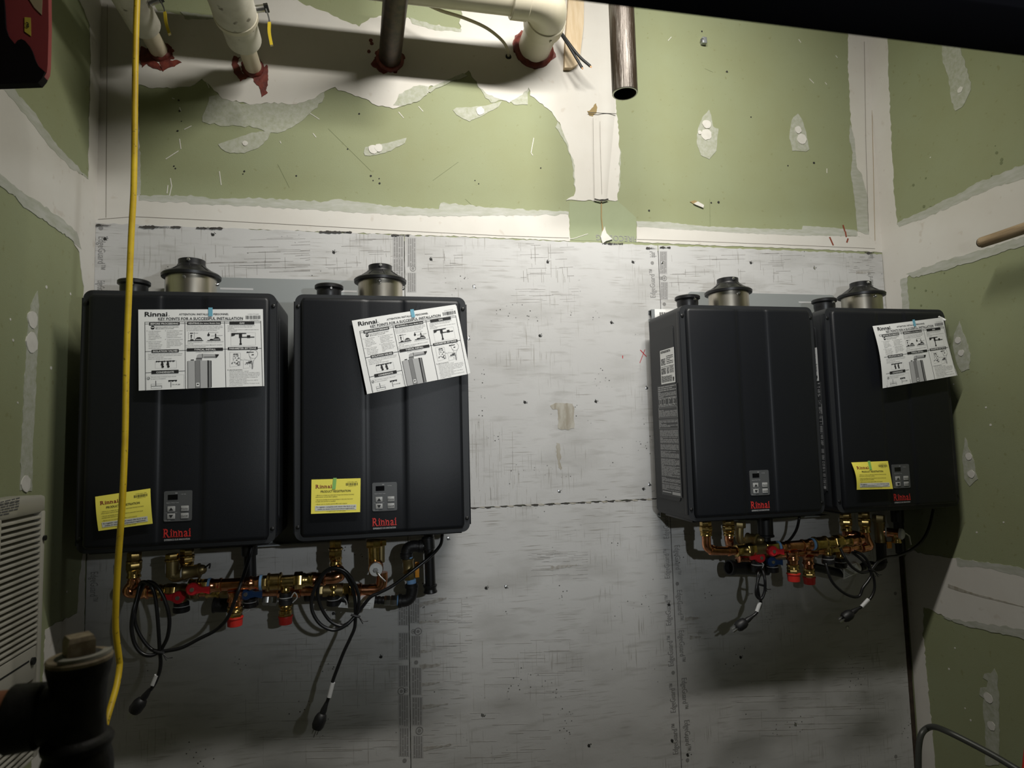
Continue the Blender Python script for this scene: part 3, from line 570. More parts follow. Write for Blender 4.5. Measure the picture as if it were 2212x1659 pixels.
# ================================================================== tankless water heaters
HW, HH, HD = .234, .665, .2265                 # half width, height, depth to the flange
ZU = 1.8628-.5941-.037
UX = [-.7247+.226, -.2088+.226, .9274+.226, 1.4427+.226]
UZ = [ZU, ZU, ZU-.0093, ZU-.0093]
ROOT2 = Vector((UX[1], -.06, UZ[1])); ROOT3 = Vector((UX[2], -.06, UZ[2]))
FY = -.2405
def l2(px, py, Y=FY): return V(px, py, -.06+Y)-ROOT2
def l3(px, py, X=-HW): return VX(px, py, UX[2]+X)-ROOT3
def make_heater():
    t = thing('water_heater', '', 'water heater', (0, 0, 0), 'black tankless water heaters')
    body = MB(); out = rrect(-HW, 0, HW, HH, .022, 6)
    body.rings([[Vector((x, y, z)) for x, z in out] for y in (0, -HD)])
    obj('body', body, 'heater_side', t, True)
    # front cover: two shallow vertical grooves, rounded rim
    xa = -HW+.016; xb = HW-.016; prof = []
    g = [(xa, 0), (-.052, 0), (-.049, -.0016), (-.036, -.0028), (.047, -.0028), (.060, -.0016), (.063, 0), (xb, 0)]
    X = [xa, xa+.002, xa+.005, xa+.010, -.060, -.052, -.048, -.044, -.036, 0, .046, .055, .059, .063, .070, xb-.010, xb-.005, xb-.002, xb]
    def depth(x):
        d = .0
        if -.048 <= x <= .059: d = -.0022
        if x in (-.048, .059): d = -.0014
        if x in (-.044, .055): d = -.0030
        e = min(x-xa, xb-x)
        if e < .010: d -= .010-math.sqrt(max(0, .010**2-(.010-e)**2))
        return d
    Z = [.010, .0115, .015, .022, .20, .45, HH-.022, HH-.015, HH-.0115, HH-.010]
    rings = []
    for zz in Z:
        e = min(zz-.010, HH-.010-zz); dz = 0
        if e < .010: dz = .010-math.sqrt(max(0, .010**2-(.010-e)**2))
        sh_ = (.012-e*1.0)*.5 if e < .012 else 0
        row = [Vector((x*(1-sh_/HW), FY-max(-.0135, depth(x)-dz), zz)) for x in X]
        row = [Vector((p.x, min(p.y, -HD-.0005), p.z)) for p in row]
        rings.append(row+[Vector((X[-1]*(1-sh_/HW), -HD, zz)), Vector((X[0]*(1-sh_/HW), -HD, zz))])
    fc = MB().rings(rings); cover = obj('front_cover', fc, 'heater', t, True, sharp=50)
    for sx in (-.226, .226):
        for sz in (.037, .037+.594):
            o = obj('screw', MB().lathe((sx, -HD, sz), (sx, -HD-.004, sz), [(0, .0055), (.6, .0052), (1, .003)], 12), 'screw_black', t, True)
    # embossed side panels with their labels on the left
    for sd in (-1, 1):
        q = rrect(-HD+.048, .055, -.016, HH-.055, .012, 4)
        obj('side_panel', MB().prism([Vector((sd*HW, y, z)) for y, z in q], (sd*.0022, 0, 0)), 'heater_side', t, True)
        obj('side_flange', MB().box((sd*HW-.001 if sd > 0 else -HW-.0035, -HD+.001, .02), (HW+.0035 if sd > 0 else -HW+.001, -HD+.018, HH-.02), .001), 'heater', t, True)
    X0 = -HW-.0024
    def lab(name, tl, tr, br, bl, m):
        c = [l3(*q, X0) for q in (tl, tr, br, bl)]
        # square the label up in the side plane
        y0 = (c[0].y+c[3].y)/2; y1 = (c[1].y+c[2].y)/2; z1 = (c[0].z+c[1].z)/2; z0 = (c[2].z+c[3].z)/2
        s = Sheet((X0, y0, z1), (X0, y1, z1), (X0, y1, z0), (X0, y0, z0)); return s, s.sheet(name, m, t, .0004, 1, 1, True)
    s, o = lab('rating_label', (1425, 757), (1455, 751), (1459, 826), (1429, 830), 'paper')
    WL_fix(o); mb = MB()
    def lines(s, mb, u0, u1, v0, v1, n, fill=.6, off=.0004):
        for k in range(n):
            v = v0+(v1-v0)*k/n; u = u0
            while u < u1:
                e = min(u1, u+random.uniform(.05, .28)); s.quad(mb, u, v, e, v+(v1-v0)/n*fill, off); u = e+random.uniform(.012, .03)
                if random.random() < .06: break
    lines(s, mb, .05, .75, .03, .10, 3); lines(s, mb, .05, .38, .26, .46, 6, .55); lines(s, mb, .45, .92, .20, .46, 5, .35); s.quad(mb, .02, .495, .98, .505, .0004)
    lines(s, mb, .05, .38, .54, .72, 5, .6); lines(s, mb, .45, .62, .54, .72, 5, .5); lines(s, mb, .66, .95, .52, .72, 7, .4); lines(s, mb, .05, .80, .75, .96, 8, .5); lines(s, mb, .85, .95, .84, .96, 3, .8)
    rawobj('label_print', mb, 'ink', o, False)
    s, o = lab('instruction_label', (1418, 834), (1461, 829), (1474, 1076), (1432, 1068), 'label_dark'); WL_fix(o); mb = MB()
    for v0, v1, n in ((.01, .06, 3), (.06, .13, 8), (.175, .20, 3), (.225, .29, 7), (.325, .385, 6), (.41, .47, 8), (.475, .53, 7), (.54, .59, 6), (.60, .66, 9), (.67, .83, 22), (.84, .90, 8), (.905, .955, 6)): lines(s, mb, .04, .96, v0, v1, n, .5)
    for v in (.205, .295, .315, .395): s.quad(mb, .02, v, .98, v+.002, .0004)
    for u0 in (.02, .97): s.quad(mb, u0, .205, u0+.012, .295, .0004); s.quad(mb, u0, .315, u0+.012, .395, .0004)
    for k, r in ((.15, .020), (.36, .020), (.62, .024), (.85, .024)):
        for a in range(14):
            if k > .5 and a in (0, 1, 13): continue
            a0, a1 = 2*math.pi*a/14, 2*math.pi*(a+1)/14
            f = lambda an, q: (k+math.cos(an)*q/s.W*.42, .150+math.sin(an)*q/s.H*.55)
            s.poly(mb, [f(a0, r), f(a1, r), f(a1, r*.7), f(a0, r*.7)], .0004)
        s.text(mb, 'B' if k > .5 else '1', k-.03, .157, .016, off=.0004, bold=.02)
    s.quad(mb, .05, .965, .5, .975, .0004); s.quad(mb, .55, .96, .95, .985, .0004)
    rawobj('label_print', mb, 'ink_light', o, False)
    # control panel in the centre strip
    fy = FY+.0022
    def F(px, py): p = l2(px, py, fy); return p
    a = F(804, 1043); b = F(858, 1102); cx0, cx1, cz0, cz1 = a.x, b.x, b.z, a.z
    cp = obj('control_panel', MB().prism([Vector((x, fy, z)) for x, z in rrect(cx0, cz0, cx1, cz1, .004, 3)], (0, -.0022, 0)), 'panel_grey', t, True); WL_fix(cp)
    s = Sheet((cx0, fy-.0022, cz1), (cx1, fy-.0022, cz1), (cx1, fy-.0022, cz0), (cx0, fy-.0022, cz0)); w_, h_ = cx1-cx0, cz1-cz0
    obj('display', MB().box((cx0+.14*w_, fy-.0028, cz1-.29*h_), (cx0+.49*w_, fy-.002, cz1-.12*h_)), 'display_black', cp)
    for u in (.13, .61):
        for v in (.50, .74):
            bt = obj('button', MB().box((cx0+u*w_, fy-.0042, cz1-(v+.18)*h_), (cx0+(u+.28)*w_, fy-.0021, cz1-v*h_), .0012), 'button_grey', cp)
    s2 = Sheet(*[p+Vector((0, -.0022, 0)) for p in s.c]); mb = MB()
    s2.poly(mb, [(.19, .64), (.35, .64), (.27, .54)]); s2.poly(mb, [(.19, .78), (.35, .78), (.27, .88)])
    s2.text(mb, 'Priority', .63, .62, .055, width=.24); s2.text(mb, 'On/Off', .63, .86, .055, width=.24); rawobj('button_print', mb, 'ink', cp)
    mb = MB(); s.text(mb, 'Approx Water Temp', .09, .40, .028, width=.44); s.text(mb, '\u2022 In Use', .60, .13, .03, width=.18); s.text(mb, 'Hot Water Supply', .08, .72, .02, width=.40); s.text(mb, 'MC-601', .04, .97, .02, width=.2); s.text(mb, '88', .40, .09, .035, width=.08)
    rawobj('panel_print', mb, 'logo_white', cp)
    a = F(805, 1118); b = F(858, 1134); s = Sheet((a.x, fy, a.z), (b.x, fy, a.z), (b.x, fy, b.z), (a.x, fy, b.z))
    mb = MB(); s.serif_logo(mb, .0, 1.0, .95, .96, .0006); rawobj('brand_lettering', mb, 'logo_red', t, True)
    mb = MB(); s.text(mb, 'EXPERIENCE OUR INNOVATION', .02, 1.36, .19, width=.92, off=.0006, bold=.01); rawobj('slogan_lettering', mb, 'logo_white', t, True)
    # flue adapter
    c = V(822, 637, -.06-.13)-ROOT2; vx, vy = c.x, -.13
    fl = obj('flue_collar', MB().cyl((vx, vy, HH-.002), (vx, vy, HH+.062), .0645, seg=36), 'stainless', t, True); WL_fix(fl)
    cone = MB().lathe((vx, vy, HH+.058), (vx, vy, HH+.112), [(0, .070), (.02, .0755), (.16, .0765), (.24, .072), (.27, .064), (.60, .0385), (.70, .0365), (.72, .0345), (.97, .0345), (1.0, .031), (1.0, .028), (.6, .026)], 36)
    fc_ = obj('flue_cone', cone, 'black_plastic', t, True)
    WL_fix(fc_)
    for k in range(8):
        an = 2*math.pi*k/8+.2; d = Vector((math.cos(an), math.sin(an), 0)); q = Vector((-d.y, d.x, 0))*.0018; o0 = Vector((vx, vy, 0))
        pts = [o0+d*.036+Vector((0, 0, HH+.094)), o0+d*.0655+Vector((0, 0, HH+.073)), o0+d*.036+Vector((0, 0, HH+.073))]
        obj('rib', MB().prism([p-q for p in pts], q*2), 'black_plastic', t, True)
    for an, zz, r in ((-1.6, .050, .0655), (-1.55, .104, .0345), (.1, .046, .0655)):
        d = Vector((math.cos(an), math.sin(an), 0)); p0 = Vector((vx, vy, HH+zz))+d*(r-.001)
        obj('clamp_screw', MB().lathe(p0, p0+d*.006, [(0, .005), (.6, .0048), (1, .0028)], 10), 'zinc', t, True)
    c = V(711, 636, -.06-.125)-ROOT2; ix, iy = c.x, -.125
    cap = MB().lathe((ix, iy, HH-.002), (ix, iy, HH+.050), [(0, .034), (.35, .033), (.45, .0345), (.72, .0345), (.80, .0405), (.95, .0405), (1, .038)], 28); obj('intake_cap', cap, 'black_plastic', t, True)
    d = Vector((math.cos(-1.35), math.sin(-1.35), 0)); p0 = Vector((ix, iy, HH+.034))+d*.034
    obj('clamp_screw', MB().lathe(p0, p0+d*.006, [(0, .005), (1, .003)], 10), 'zinc', t, True)
    # underside: base tray and bosses
    obj('base_tray', MB().box((-HW+.02, -HD+.02, -.006), (HW-.02, -.02, .002), .002), 'black_plastic', t, True)
    return t
def WL_fix(o): pass
def kids(o): return [c for c in bpy.data.objects if c.parent == o]
hp = make_heater()
def copy_tree(o, parent=None):
    c = o.copy(); COL.objects.link(c)
    if parent: c.parent = parent; c.matrix_parent_inverse = o.matrix_parent_inverse.copy()
    WL[c.name] = WL.get(o.name, Vector((0, 0, 0))).copy()
    for k in kids(o): copy_tree(k, c)
    return c
HL = ['black tankless water heater behind the hanging yellow cord, next to the left wall', 'black tankless water heater with tilted white poster, beside the bare grey wall stretch',
      'black tankless water heater without any paper on its front, left side label visible', 'black tankless water heater tucked against the right wall, paper curling off its corner']
heaters = [hp]+[copy_tree(hp) for _ in range(3)]
for i, h in enumerate(heaters): h.location = (UX[i], -.06, UZ[i]); h['label'] = HL[i]; WL[h.name] = Vector(h.location)

# ================================================================== posters and yellow cards
def front(px, py, d=.0): return V(px, py, -.06+FY-.0025-d)
def poster(px, label, bulge, lift, tape):
    c = [front(x, y, l) for (x, y), l in zip(px, lift)]; s = Sheet(*c, bulge=bulge)
    base = (c[2]+c[3])/2; t = thing('installation_poster', label, 'poster', base, 'white installation posters taped to the heaters')
    s.sheet('paper_sheet', 'paper', t); K = MB(); G = MB(); Lg = MB(); Pl = MB()
    W2, H2 = 1980., 1290.      # units read off the flat poster
    def U(x, y): return ((x-70)/1975., (y-125)/1270.)
    def q(mb, x0, y0, x1, y1, off=.0007): a = U(x0, y0); b = U(x1, y1); s.quad(mb, a[0], a[1], b[0], b[1], off, 3 if x1-x0 > 150 else 1)
    def ln(mb, x0, y0, x1, y1, wd=.0009, off=.0007): a = U(x0, y0); b = U(x1, y1); s.line(mb, a[0], a[1], b[0], b[1], wd, off, max(1, int(abs(x1-x0)/160)))
    def tx(mb, t_, x, y, h, wd=None, bold=0.0, off=.0008): a = U(x, y); s.text(mb, t_, a[0], a[1], h/1270., None if wd is None else wd/1975., bold, off)
    tx(K, 'Rinnai', 170, 235, 72, 350, .02); q(K, 540, 222, 550, 232)
    tx(K, 'ATTENTION: INSTALLING PERSONNEL', 700, 220, 30, 790, .012); tx(K, 'KEY POINTS FOR A SUCCESSFUL INSTALLATION', 378, 296, 42, 1340, .012); ln(K, 378, 304, 1718, 304, .0006)
    x = 1765
    while x < 2010: wd = random.choice((4, 6, 10)); q(K, x, 232, x+wd, 292); x += wd+random.choice((5, 8, 11))
    tx(Lg, 'U334-0795(00)', 1800, 215, 18, 180); tx(Lg, '100000785', 1830, 312, 12, 140)
    for xx in (172, 792, 1420, 2008): ln(K, xx, 322, xx+(4 if xx < 1000 else 12), 1395, .0011)
    ln(K, 172, 325, 2008, 325, .0008); ln(K, 172, 355, 2008, 350, .0008); ln(K, 172, 790, 792, 786, .0010); ln(K, 792, 784, 2012, 775, .0010); ln(K, 172, 1122, 792, 1112, .0010)
    for x0, x1, y0, y1, t_, ts in ((238, 710, 330, 378, 'BEFORE PROCEEDING', 430), (828, 1362, 328, 376, None, 0), (1500, 1902, 330, 380, 'GAS', 80), (274, 694, 766, 815, 'ISOLATION VALVES', 380), (820, 1392, 755, 804, 'TYPICAL INSTALL', 340), (1470, 1950, 750, 796, 'PARAMETER SETTINGS', 430), (270, 690, 1092, 1146, 'CONDENSATE', 275)):
        q(K, x0, y0, x1, y1, .0009)
        if t_: tx(Pl, t_, (x0+x1)/2-ts/2, y1-10, 26, ts, .02, .0012)
        else: tx(Pl, 'VENTING', 842, 366, 26, 175, .02, .0012); tx(Pl, '(For Indoor Models Only)', 1028, 364, 20, 320, .015, .0012)
    def para(x, y, wd, rows, step=26, h=11, mb=G):
        for k, (t_, fr) in enumerate(rows): tx(mb, t_, x, y+k*step, h, wd*fr, .012)
    para(338, 412, 355, (('Read the Installation and Operation', 1), ('Manual before you proceed.', .8)), 26, 13, K)
    for yy in (470, 635): q(K, 200, yy-8, 208, yy)
    para(228, 476, 200, (('Use the Installation', .95), ('Checklist in the', .75), ('Installation and', .78), ('Operation Manual', .88), ('after completing the', 1), ('installation.', .55))); para(228, 642, 210, (('Refer to the "Water', .95), ('Quality Guidelines"', .85), ('section in this manual', 1), ('for important water', .95), ('quality information.', .92)))
    for yy in (470, 608): q(K, 484, yy-8, 492, yy)
    para(510, 474, 245, (('For full installation when', 1), ('unpacking the water', .8), ('heater, avoid lifting by the', .98), ('packing inside', .68), ('additional components.', .92))); para(510, 612, 250, (('Confirm all included parts', 1), ('are located inside the', .82), ('water heater carton box.', .92), ('(refer to the water heater', 1), ('manual for a full list of', .86), ('parts).', .22)), 24)
    para(818, 404, 575, (('Ensure vent pitch slopes 1/4" per ft. toward the water heater.', 1), ("Ensure vent system doesn't exceed maximum length allowed.", 1), ('Room air installations: Remove the combustion air inlet', .92), ('cap and install elbow and vent screen (see below).', .84)), 23)
    para(808, 712, 572, (('Refer to the Installation and Operation Manual for complete', 1), ('details on the above information.', .55))); para(832, 660, 230, (('Remove combustion air', 1), ('inlet cap', .4)), 24); para(1130, 660, 270, (('Install elbow and vent screen', 1),))
    para(1470, 402, 500, (('Purge gas line of air and foreign material; this is', .88), ('especially critical for new propane gas tank', .8), ('installation.', .22), ('Confirm inlet gas pressure is within the listed value on', 1), ('the rating plate.', .3)), 22)
    para(220, 838, 530, (('Purge water lines of air and foreign material by closing', 1), ('the hot isolation valve and opening the cold isolation', .98), ('valve prior to drain valve.', .46), ('Debris can damage the water heater.', .7))); para(260, 1198, 390, (('The end of the condensate drain should', 1), ('be open to atmosphere.', .6)), 28)
    para(960, 824, 290, (('(outdoor combustion air)', 1),)); tx(K, 'To adjust the parameters:', 1456, 1125, 14, 245, .015)
    para(1490, 1148, 500, (('Press the "A" button for 1 second.', .62), ('Use the down and up button on the controller to select a', .98), ('setting number. (See Parameter Settings Table below)', .98), ('Once the desired setting number is selected, use the', .96), ('"On/Off" button on the controller to change the', .9), ('selection for the setting number.', .56), ('Example: Display will change from 15 to 140 for', .92), ('maximum temperature setting.', .56), ('To exit the parameters, press the "A" button on the', .96), ('PC board for 1 second.', .42)), 25)
    # pictures: valve rows, flue adapters, gas tee, heater, circuit board
    def poly(mb, pts, off=.0008): s.poly(mb, [U(*p) for p in pts], off)
    def disc(mb, x, y, r, off=.0008, n=14): poly(mb, [(x+math.cos(2*math.pi*k/n)*r, y+math.sin(2*math.pi*k/n)*r) for k in range(n)], off)
    def ring(mb, x, y, r, wd=.0005, n=18):
        for k in range(n): ln(mb, x+math.cos(2*math.pi*k/n)*r, y+math.sin(2*math.pi*k/n)*r, x+math.cos(2*math.pi*(k+1)/n)*r, y+math.sin(2*math.pi*(k+1)/n)*r, wd)
    disc(K, 292, 414, 30); q(Pl, 268, 408, 316, 418, .0012)
    for x0, y0 in ((835, 630), (1145, 630)):
        q(K, x0, y0-2, x0+(245 if x0 < 1000 else 210), y0+8); poly(K, [(x0+35, y0), (x0+45, y0-20), (x0+85, y0-20), (x0+95, y0)])
        xb = x0+(115 if x0 < 1000 else 92); poly(K, [(xb, y0), (xb+8, y0-28), (xb+38, y0-50), (xb+76, y0-50), (xb+106, y0-28), (xb+112, y0)]); q(Lg, xb+12, y0-22, xb+100, y0-4, .0011)
    q(K, 872, 506, 915, 520); ln(K, 915, 512, 1000, 512, .0006); poly(K, [(874, 555), (892, 532), (910, 555), (900, 555), (896, 600), (886, 600), (884, 555)])
    for xx in (848, 938):
        for k in range(5): q(K, xx-3, 500+k*24, xx+3, 512+k*24)
    disc(K, 1164, 545, 20); q(K, 1158, 505, 1170, 540); ln(K, 1170, 505, 1320, 505, .0005); q(K, 1268, 525, 1286, 580); ln(K, 1205, 560, 1385, 556, .0006)
    poly(K, [(1528, 520), (1770, 520), (1770, 532), (1590, 540), (1580, 560), (1545, 570), (1528, 572)]); q(K, 1650, 530, 1700, 600); q(K, 1664, 600, 1686, 712); q(K, 1655, 688, 1694, 714); q(K, 1690, 582, 1900, 596); q(K, 1780, 558, 1832, 602)
    for a, b in (((1520, 512), (1918, 512)), ((1918, 512), (1920, 722)), ((1920, 722), (1520, 726)), ((1520, 726), (1520, 512)), ((330, 946), (660, 944)), ((330, 946), (332, 1058)), ((332, 1058), (660, 1062)), ((660, 1062), (660, 944)), ((190, 1175), (775, 1168)), ((775, 1168), (775, 1380)), ((190, 1175), (192, 1390))): ln(Lg, *a, *b, .0004)
    for xx in (350, 385, 470, 560, 610): disc(K, xx, 952, 12)
    q(K, 350, 944, 635, 955)
    for xx in (436, 524): q(K, xx-14, 955, xx+14, 1010); disc(K, xx, 1000, 22); disc(K, xx+8, 1036, 20)
    ring(K, 222, 1212, 20, .0009); ln(K, 214, 1212, 222, 1222, .0008); ln(K, 222, 1222, 236, 1200, .0008)
    q(K, 332, 1252, 340, 1330); q(Lg, 262, 1300, 432, 1304); q(G, 262, 1330, 432, 1338); q(Lg, 262, 1365, 430, 1370); q(G, 262, 1300, 266, 1368); q(G, 426, 1330, 432, 1368); q(K, 530, 1250, 665, 1266)
    for xx in (545, 600, 650): disc(K, xx, 1265, 12)
    q(G, 565, 1266, 575, 1360); tx(K, '2 in. air gap', 585, 1326, 14, 130, .02)
    q(G, 825, 960, 840, 1400); q(Lg, 838, 955, 1150, 1395, .0007); q(G, 950, 955, 1025, 1394, .0009); ln(K, 948, 958, 952, 1392, .0007, .0010); ln(K, 1025, 958, 1028, 1392, .0007, .0010); q(K, 1142, 955, 1165, 1392, .0009); q(G, 1165, 958, 1205, 1388, .0009); q(K, 1195, 965, 1208, 1388, .0010); q(Pl, 965, 1310, 1015, 1365, .0012); q(K, 975, 1325, 1005, 1345, .0014)
    q(K, 880, 936, 930, 950); q(G, 966, 915, 1058, 950, .0008); q(K, 966, 912, 1060, 922, .0010); poly(Lg, [(975, 915), (982, 868), (1010, 850), (1070, 850), (1072, 915)], .0009); poly(Lg, [(1065, 848), (1275, 858), (1280, 915), (1065, 908)], .0009); q(G, 1090, 892, 1270, 912, .0011); poly(K, [(1265, 860), (1326, 862), (1322, 880), (1290, 916), (1275, 916)], .0011); ln(K, 1062, 848, 1066, 912, .0012, .0011)
    rr = random.Random(3)
    for (bx0, bx1, by0, by1, n) in ((1500, 1670, 830, 1070, 26), (1715, 1880, 960, 1100, 20)):
        for a, b in (((bx0, by0), (bx1, by0+15)), ((bx1, by0+15), (bx1, by1-20)), ((bx1, by1-20), (bx0, by1)), ((bx0, by1), (bx0, by0))): ln(Lg, *a, *b, .0005)
        for k in range(n):
            xx = rr.uniform(bx0+20, bx1-30); yy = rr.uniform(by0+20, by1-40); q(K if k % 2 else G, xx, yy, xx+rr.uniform(6, 40), yy+rr.uniform(4, 16))
    q(K, 1622, 985, 1656, 1048); q(Pl, 1630, 996, 1648, 1038, .0012); ring(K, 1878, 868, 72); ln(K, 1812, 895, 1850, 990, .0005); ln(K, 1945, 895, 1870, 990, .0005); q(Lg, 1846, 990, 1874, 1020); q(G, 1850, 1020, 1868, 1110); q(K, 1770, 828, 1800, 846); q(K, 1800, 832, 1885, 842); q(K, 1850, 872, 1885, 886); ln(G, 1660, 950, 1705, 962, .0008); ln(G, 1720, 945, 1850, 985, .0004)
    for nm, mb, m in (('black_print', K, 'ink'), ('grey_print', G, 'ink_grey'), ('light_print', Lg, 'ink_light'), ('reversed_print', Pl, 'paper')): rawobj(nm, mb, m, t)
    mb = MB(); a = U(1165, 110); b = U(1232, 240); s.quad(mb, a[0], a[1]-.01, b[0], b[1], .0016); rawobj('tape', mb, 'tape_blue', t)
    return t, s
p1, s1 = poster([(299, 669), (568, 668), (571, 834), (300, 844)], 'straight white installation poster on the heater behind the yellow cord', lambda u, v: .004*math.sin(math.pi*u)*v+.001, (.0, .0, .012, .012), None)
p2, s2_ = poster([(760, 693), (984, 658), (1012, 808), (793, 852)], 'tilted white installation poster overhanging the right edge of the second heater', lambda u, v: .002+.006*v*(1-u)+.003*math.sin(math.pi*u), (.004, .0, .008, .012), None)
p4, s4 = poster([(1883, 705), (2035, 686), (2067, 811), (1905, 839)], 'tilted white installation poster with curled edges on the heater by the right wall', lambda u, v: .004+.010*math.sin(math.pi*v)*(1-u)-.006*u*math.sin(math.pi*v*.9), (.006, .004, .02, .018), None)
# second sheet peeping out behind the tilted poster, clear tape above it, curled corner
sb = Sheet(*[front(x, y, .001) for x, y in ((770, 700), (986, 660), (1016, 806), (800, 846))]); sb.sheet('back_sheet', 'paper', p2, .0005, 2, 2)
sb = Sheet(*[front(x, y, .0006) for x, y in ((902, 655), (910, 657), (904, 672), (897, 670))]); sb.sheet('clear_tape', 'tape_clear', p2, .0003, 1, 1)
cr = [front(2028, 684, .004), front(2036, 688, .006), front(2043, 692, .014)]; curl = MB().tube(spline(cr, 5), [.003]*11, 8); obj('curled_corner', curl, 'paper', p4)

def card(px, label, lift, bulge):
    c = [front(x, y, l) for (x, y), l in zip(px, lift)]; s = Sheet(*c, bulge=bulge); t = thing('registration_card', label, 'card', (c[2]+c[3])/2, 'yellow registration cards')
    s.sheet('card_sheet', 'yellow_card', t); K = MB(); Wn = MB(); St = MB()
    s.serif_logo(Wn, .09, .26, .105, .32); s.text(K, 'PRODUCT REGISTRATION', .19, .39, .062, .61, .012)
    x = .70
    while x < .94: wd = random.choice((.006, .010, .014)); s.quad(K, x, .13, x+wd, .205); x += wd+random.choice((.008, .012))
    s.text(K, 'U334-0866 (00)', .73, .11, .02, .20); s.text(K, '100001177', .75, .235, .018, .16)
    for y, t_, wd in ((.48, '\u2022 Allows us to keep you informed of important limited warranty', .78), (.53, '   information and product updates', .44), (.61, '\u2022 Serves as backup proof of purchase in case you lose your', .76), (.66, '   receipt and service is needed', .40), (.74, '\u2022 Allows you to receive special offers and coupons', .64)): s.text(K, t_, .09, y, .028, wd, .006)
    s.quad(St, .08, .77, .92, .92, .0007); s.text(K, 'To register, complete and return this form or go', .10, .83, .034, .80, .015, .0011); s.text(K, 'online to www.rinnai.us/product-registration', .13, .89, .034, .75, .015, .0011); s.text(K, 'To register by phone, call 1-866-746-8241', .32, .955, .02, .38, .0, .001)
    rawobj('black_print', K, 'ink', t); rawobj('brand_lettering', Wn, 'logo_wine', t); rawobj('print_strip', St, 'card_strip', t)
    mb = MB(); s.poly(mb, [(.44, -.03), (.51, -.03), (.49, .30), (.42, .30)], .0014); rawobj('tape', mb, 'tape_green', t); return t
card([(206, 1073), (325, 1055), (330, 1131), (213, 1147)], 'tilted yellow registration card partly behind the hanging yellow cord', (.0, .0, .008, .008), lambda u, v: .001+.003*math.sin(math.pi*v))
card([(673, 1036), (779, 1033), (778, 1106), (672, 1110)], 'straight yellow registration card beside the second heater control panel', (.0, .0, .006, .006), lambda u, v: .001+.002*v)
card([(1838, 999), (1917, 996), (1928, 1056), (1850, 1058)], 'curled yellow registration card on the heater by the right wall', (.004, .002, .014, .016), lambda u, v: .002+.008*math.sin(math.pi*v)*(1-u))
# ================================================================== pipes through the upper wall
def firestop(px, py, r, parent, seed, drips=(), wide=1.0):
    """lumpy collar of sealant pressed around a pipe, smeared onto the wall"""
    c = V(px, py); rnd = random.Random(seed); n = 44; pts = []
    for k in range(n):
        a = 2*math.pi*k/n; q = r*(1.28+.34*noise.noise(Vector((math.cos(a)*1.7+seed*3.1, math.sin(a)*1.7, seed)))+rnd.uniform(-.10, .16))
        pts.append(c+Vector((math.cos(a)*q*wide, 0, math.sin(a)*q*.95)))
    obj('firestop_smear', MB().prism([p+Vector((0, -.0002, 0)) for p in pts], (0, -.0022, 0)), 'firestop', parent)
    m = MB(); rings = []
    for t, rr in ((0, 1.30), (.006, 1.24), (.011, 1.12), (.014, 1.0), (.012, .9)):
        rings.append([c+Vector((math.cos(2*math.pi*k/28)*r*rr*(1+.09*noise.noise(Vector((k*.7, t*90, seed)))), -t*(1+.5*noise.noise(Vector((k*.5, 9, seed)))), math.sin(2*math.pi*k/28)*r*rr*(1+.09*noise.noise(Vector((k*.7, t*90, seed+5)))))) for k in range(28)])
    m.rings(rings, False); obj('firestop_collar', m, 'firestop', parent, sharp=70)
    for d in drips: patchB('firestop_smear', d, 'firestop', parent, .0018, Y=-.0016, amp=.004, step=.006)
def wall_pipe(name, label, cat, px, py, segs, m, fs_seed, drips=(), wide=1.0, dx=0, dz=0, grp=None):
    a = V(px, py); t = thing(name, label, cat, a, grp)
    ax = Vector((dx, -1, dz)).normalized()
    for nm, t0, t1, r, mm in segs: obj(nm, MB().cyl(a+ax*t0, a+ax*t1, r, seg=28, bev=.003 if nm != 'pipe' else 0), mm, t)
    e0 = a+ax*(max(q[2] for q in segs)-.005); R_ = max(q[3] for q in segs); mm = segs[-1][4] if name == 'steel_pipe' else 'insulation'
    obj('riser', MB().tube(spline([e0, e0+ax*.04+Vector((0, 0, .008)), e0+ax*.07+Vector((0, 0, .05)), e0+ax*.075+Vector((0, 0, .12)), Vector((e0.x, e0.y-.075, ZT-.01))], 5), R_, 22), mm, t)  # unseen upturn, shaped to shorten the pipe's shadow on the wall
    firestop(px, py, segs[0][3], t, fs_seed, drips, wide); return t, a, ax
def ball_valve_lever(t, hub, up, side, L, m='lever_yellow'):
    hub = Vector(hub); up = Vector(up).normalized(); side = Vector(side).normalized()
    obj('valve_stem', MB().cyl(hub, hub+up*.030, .010, seg=12), 'zinc', t); obj('valve_nut', MB().cyl(hub+up*.028, hub+up*.040, .012, seg=6), 'screw_black', t)
    p = [hub+up*.032, hub+up*.036+side*.03, hub+up*.030+side*.06, hub+up*.030+side*L]
    lv = MB(); q = up.cross(side).normalized()*.010
    P_ = spline(p, 4); rings = [[x-q-up*.002, x+q-up*.002, x+q+up*.002, x-q+up*.002] for x in P_]; lv.rings(rings); obj('lever_arm', lv, 'zinc', t)
    s0 = P_[len(P_)//2-1]; gr = [[x-q*1.15-up*.004, x+q*1.15-up*.004, x+q*1.15+up*.004, x-q*1.15+up*.004] for x in P_[len(P_)//2-1:]]; obj('lever_grip', MB().rings(gr), m, t)
t, a, ax = wall_pipe('water_pipe', 'cream pipe with yellow lever entering the wall beside the yellow cord', 'pipe', 345, 112, [('pipe', -.01, .17, .026, 'pipe_cream'), ('insulation_sleeve', .13, .40, .044, 'insulation'), ('fitting', .115, .165, .034, 'pvc')], 'pipe_cream', 1, [[(305, 100), (322, 108), (330, 130), (345, 138), (352, 152), (336, 150), (318, 138), (308, 146), (302, 130)], [(345, 132), (378, 130), (392, 134), (376, 142), (350, 155)]], 1.2, grp='cream pipes through the upper wall')
ball_valve_lever(t, a+ax*.235+Vector((.044, 0, .0)), (.8, 0, .5), (.25, .35, -1), .090)
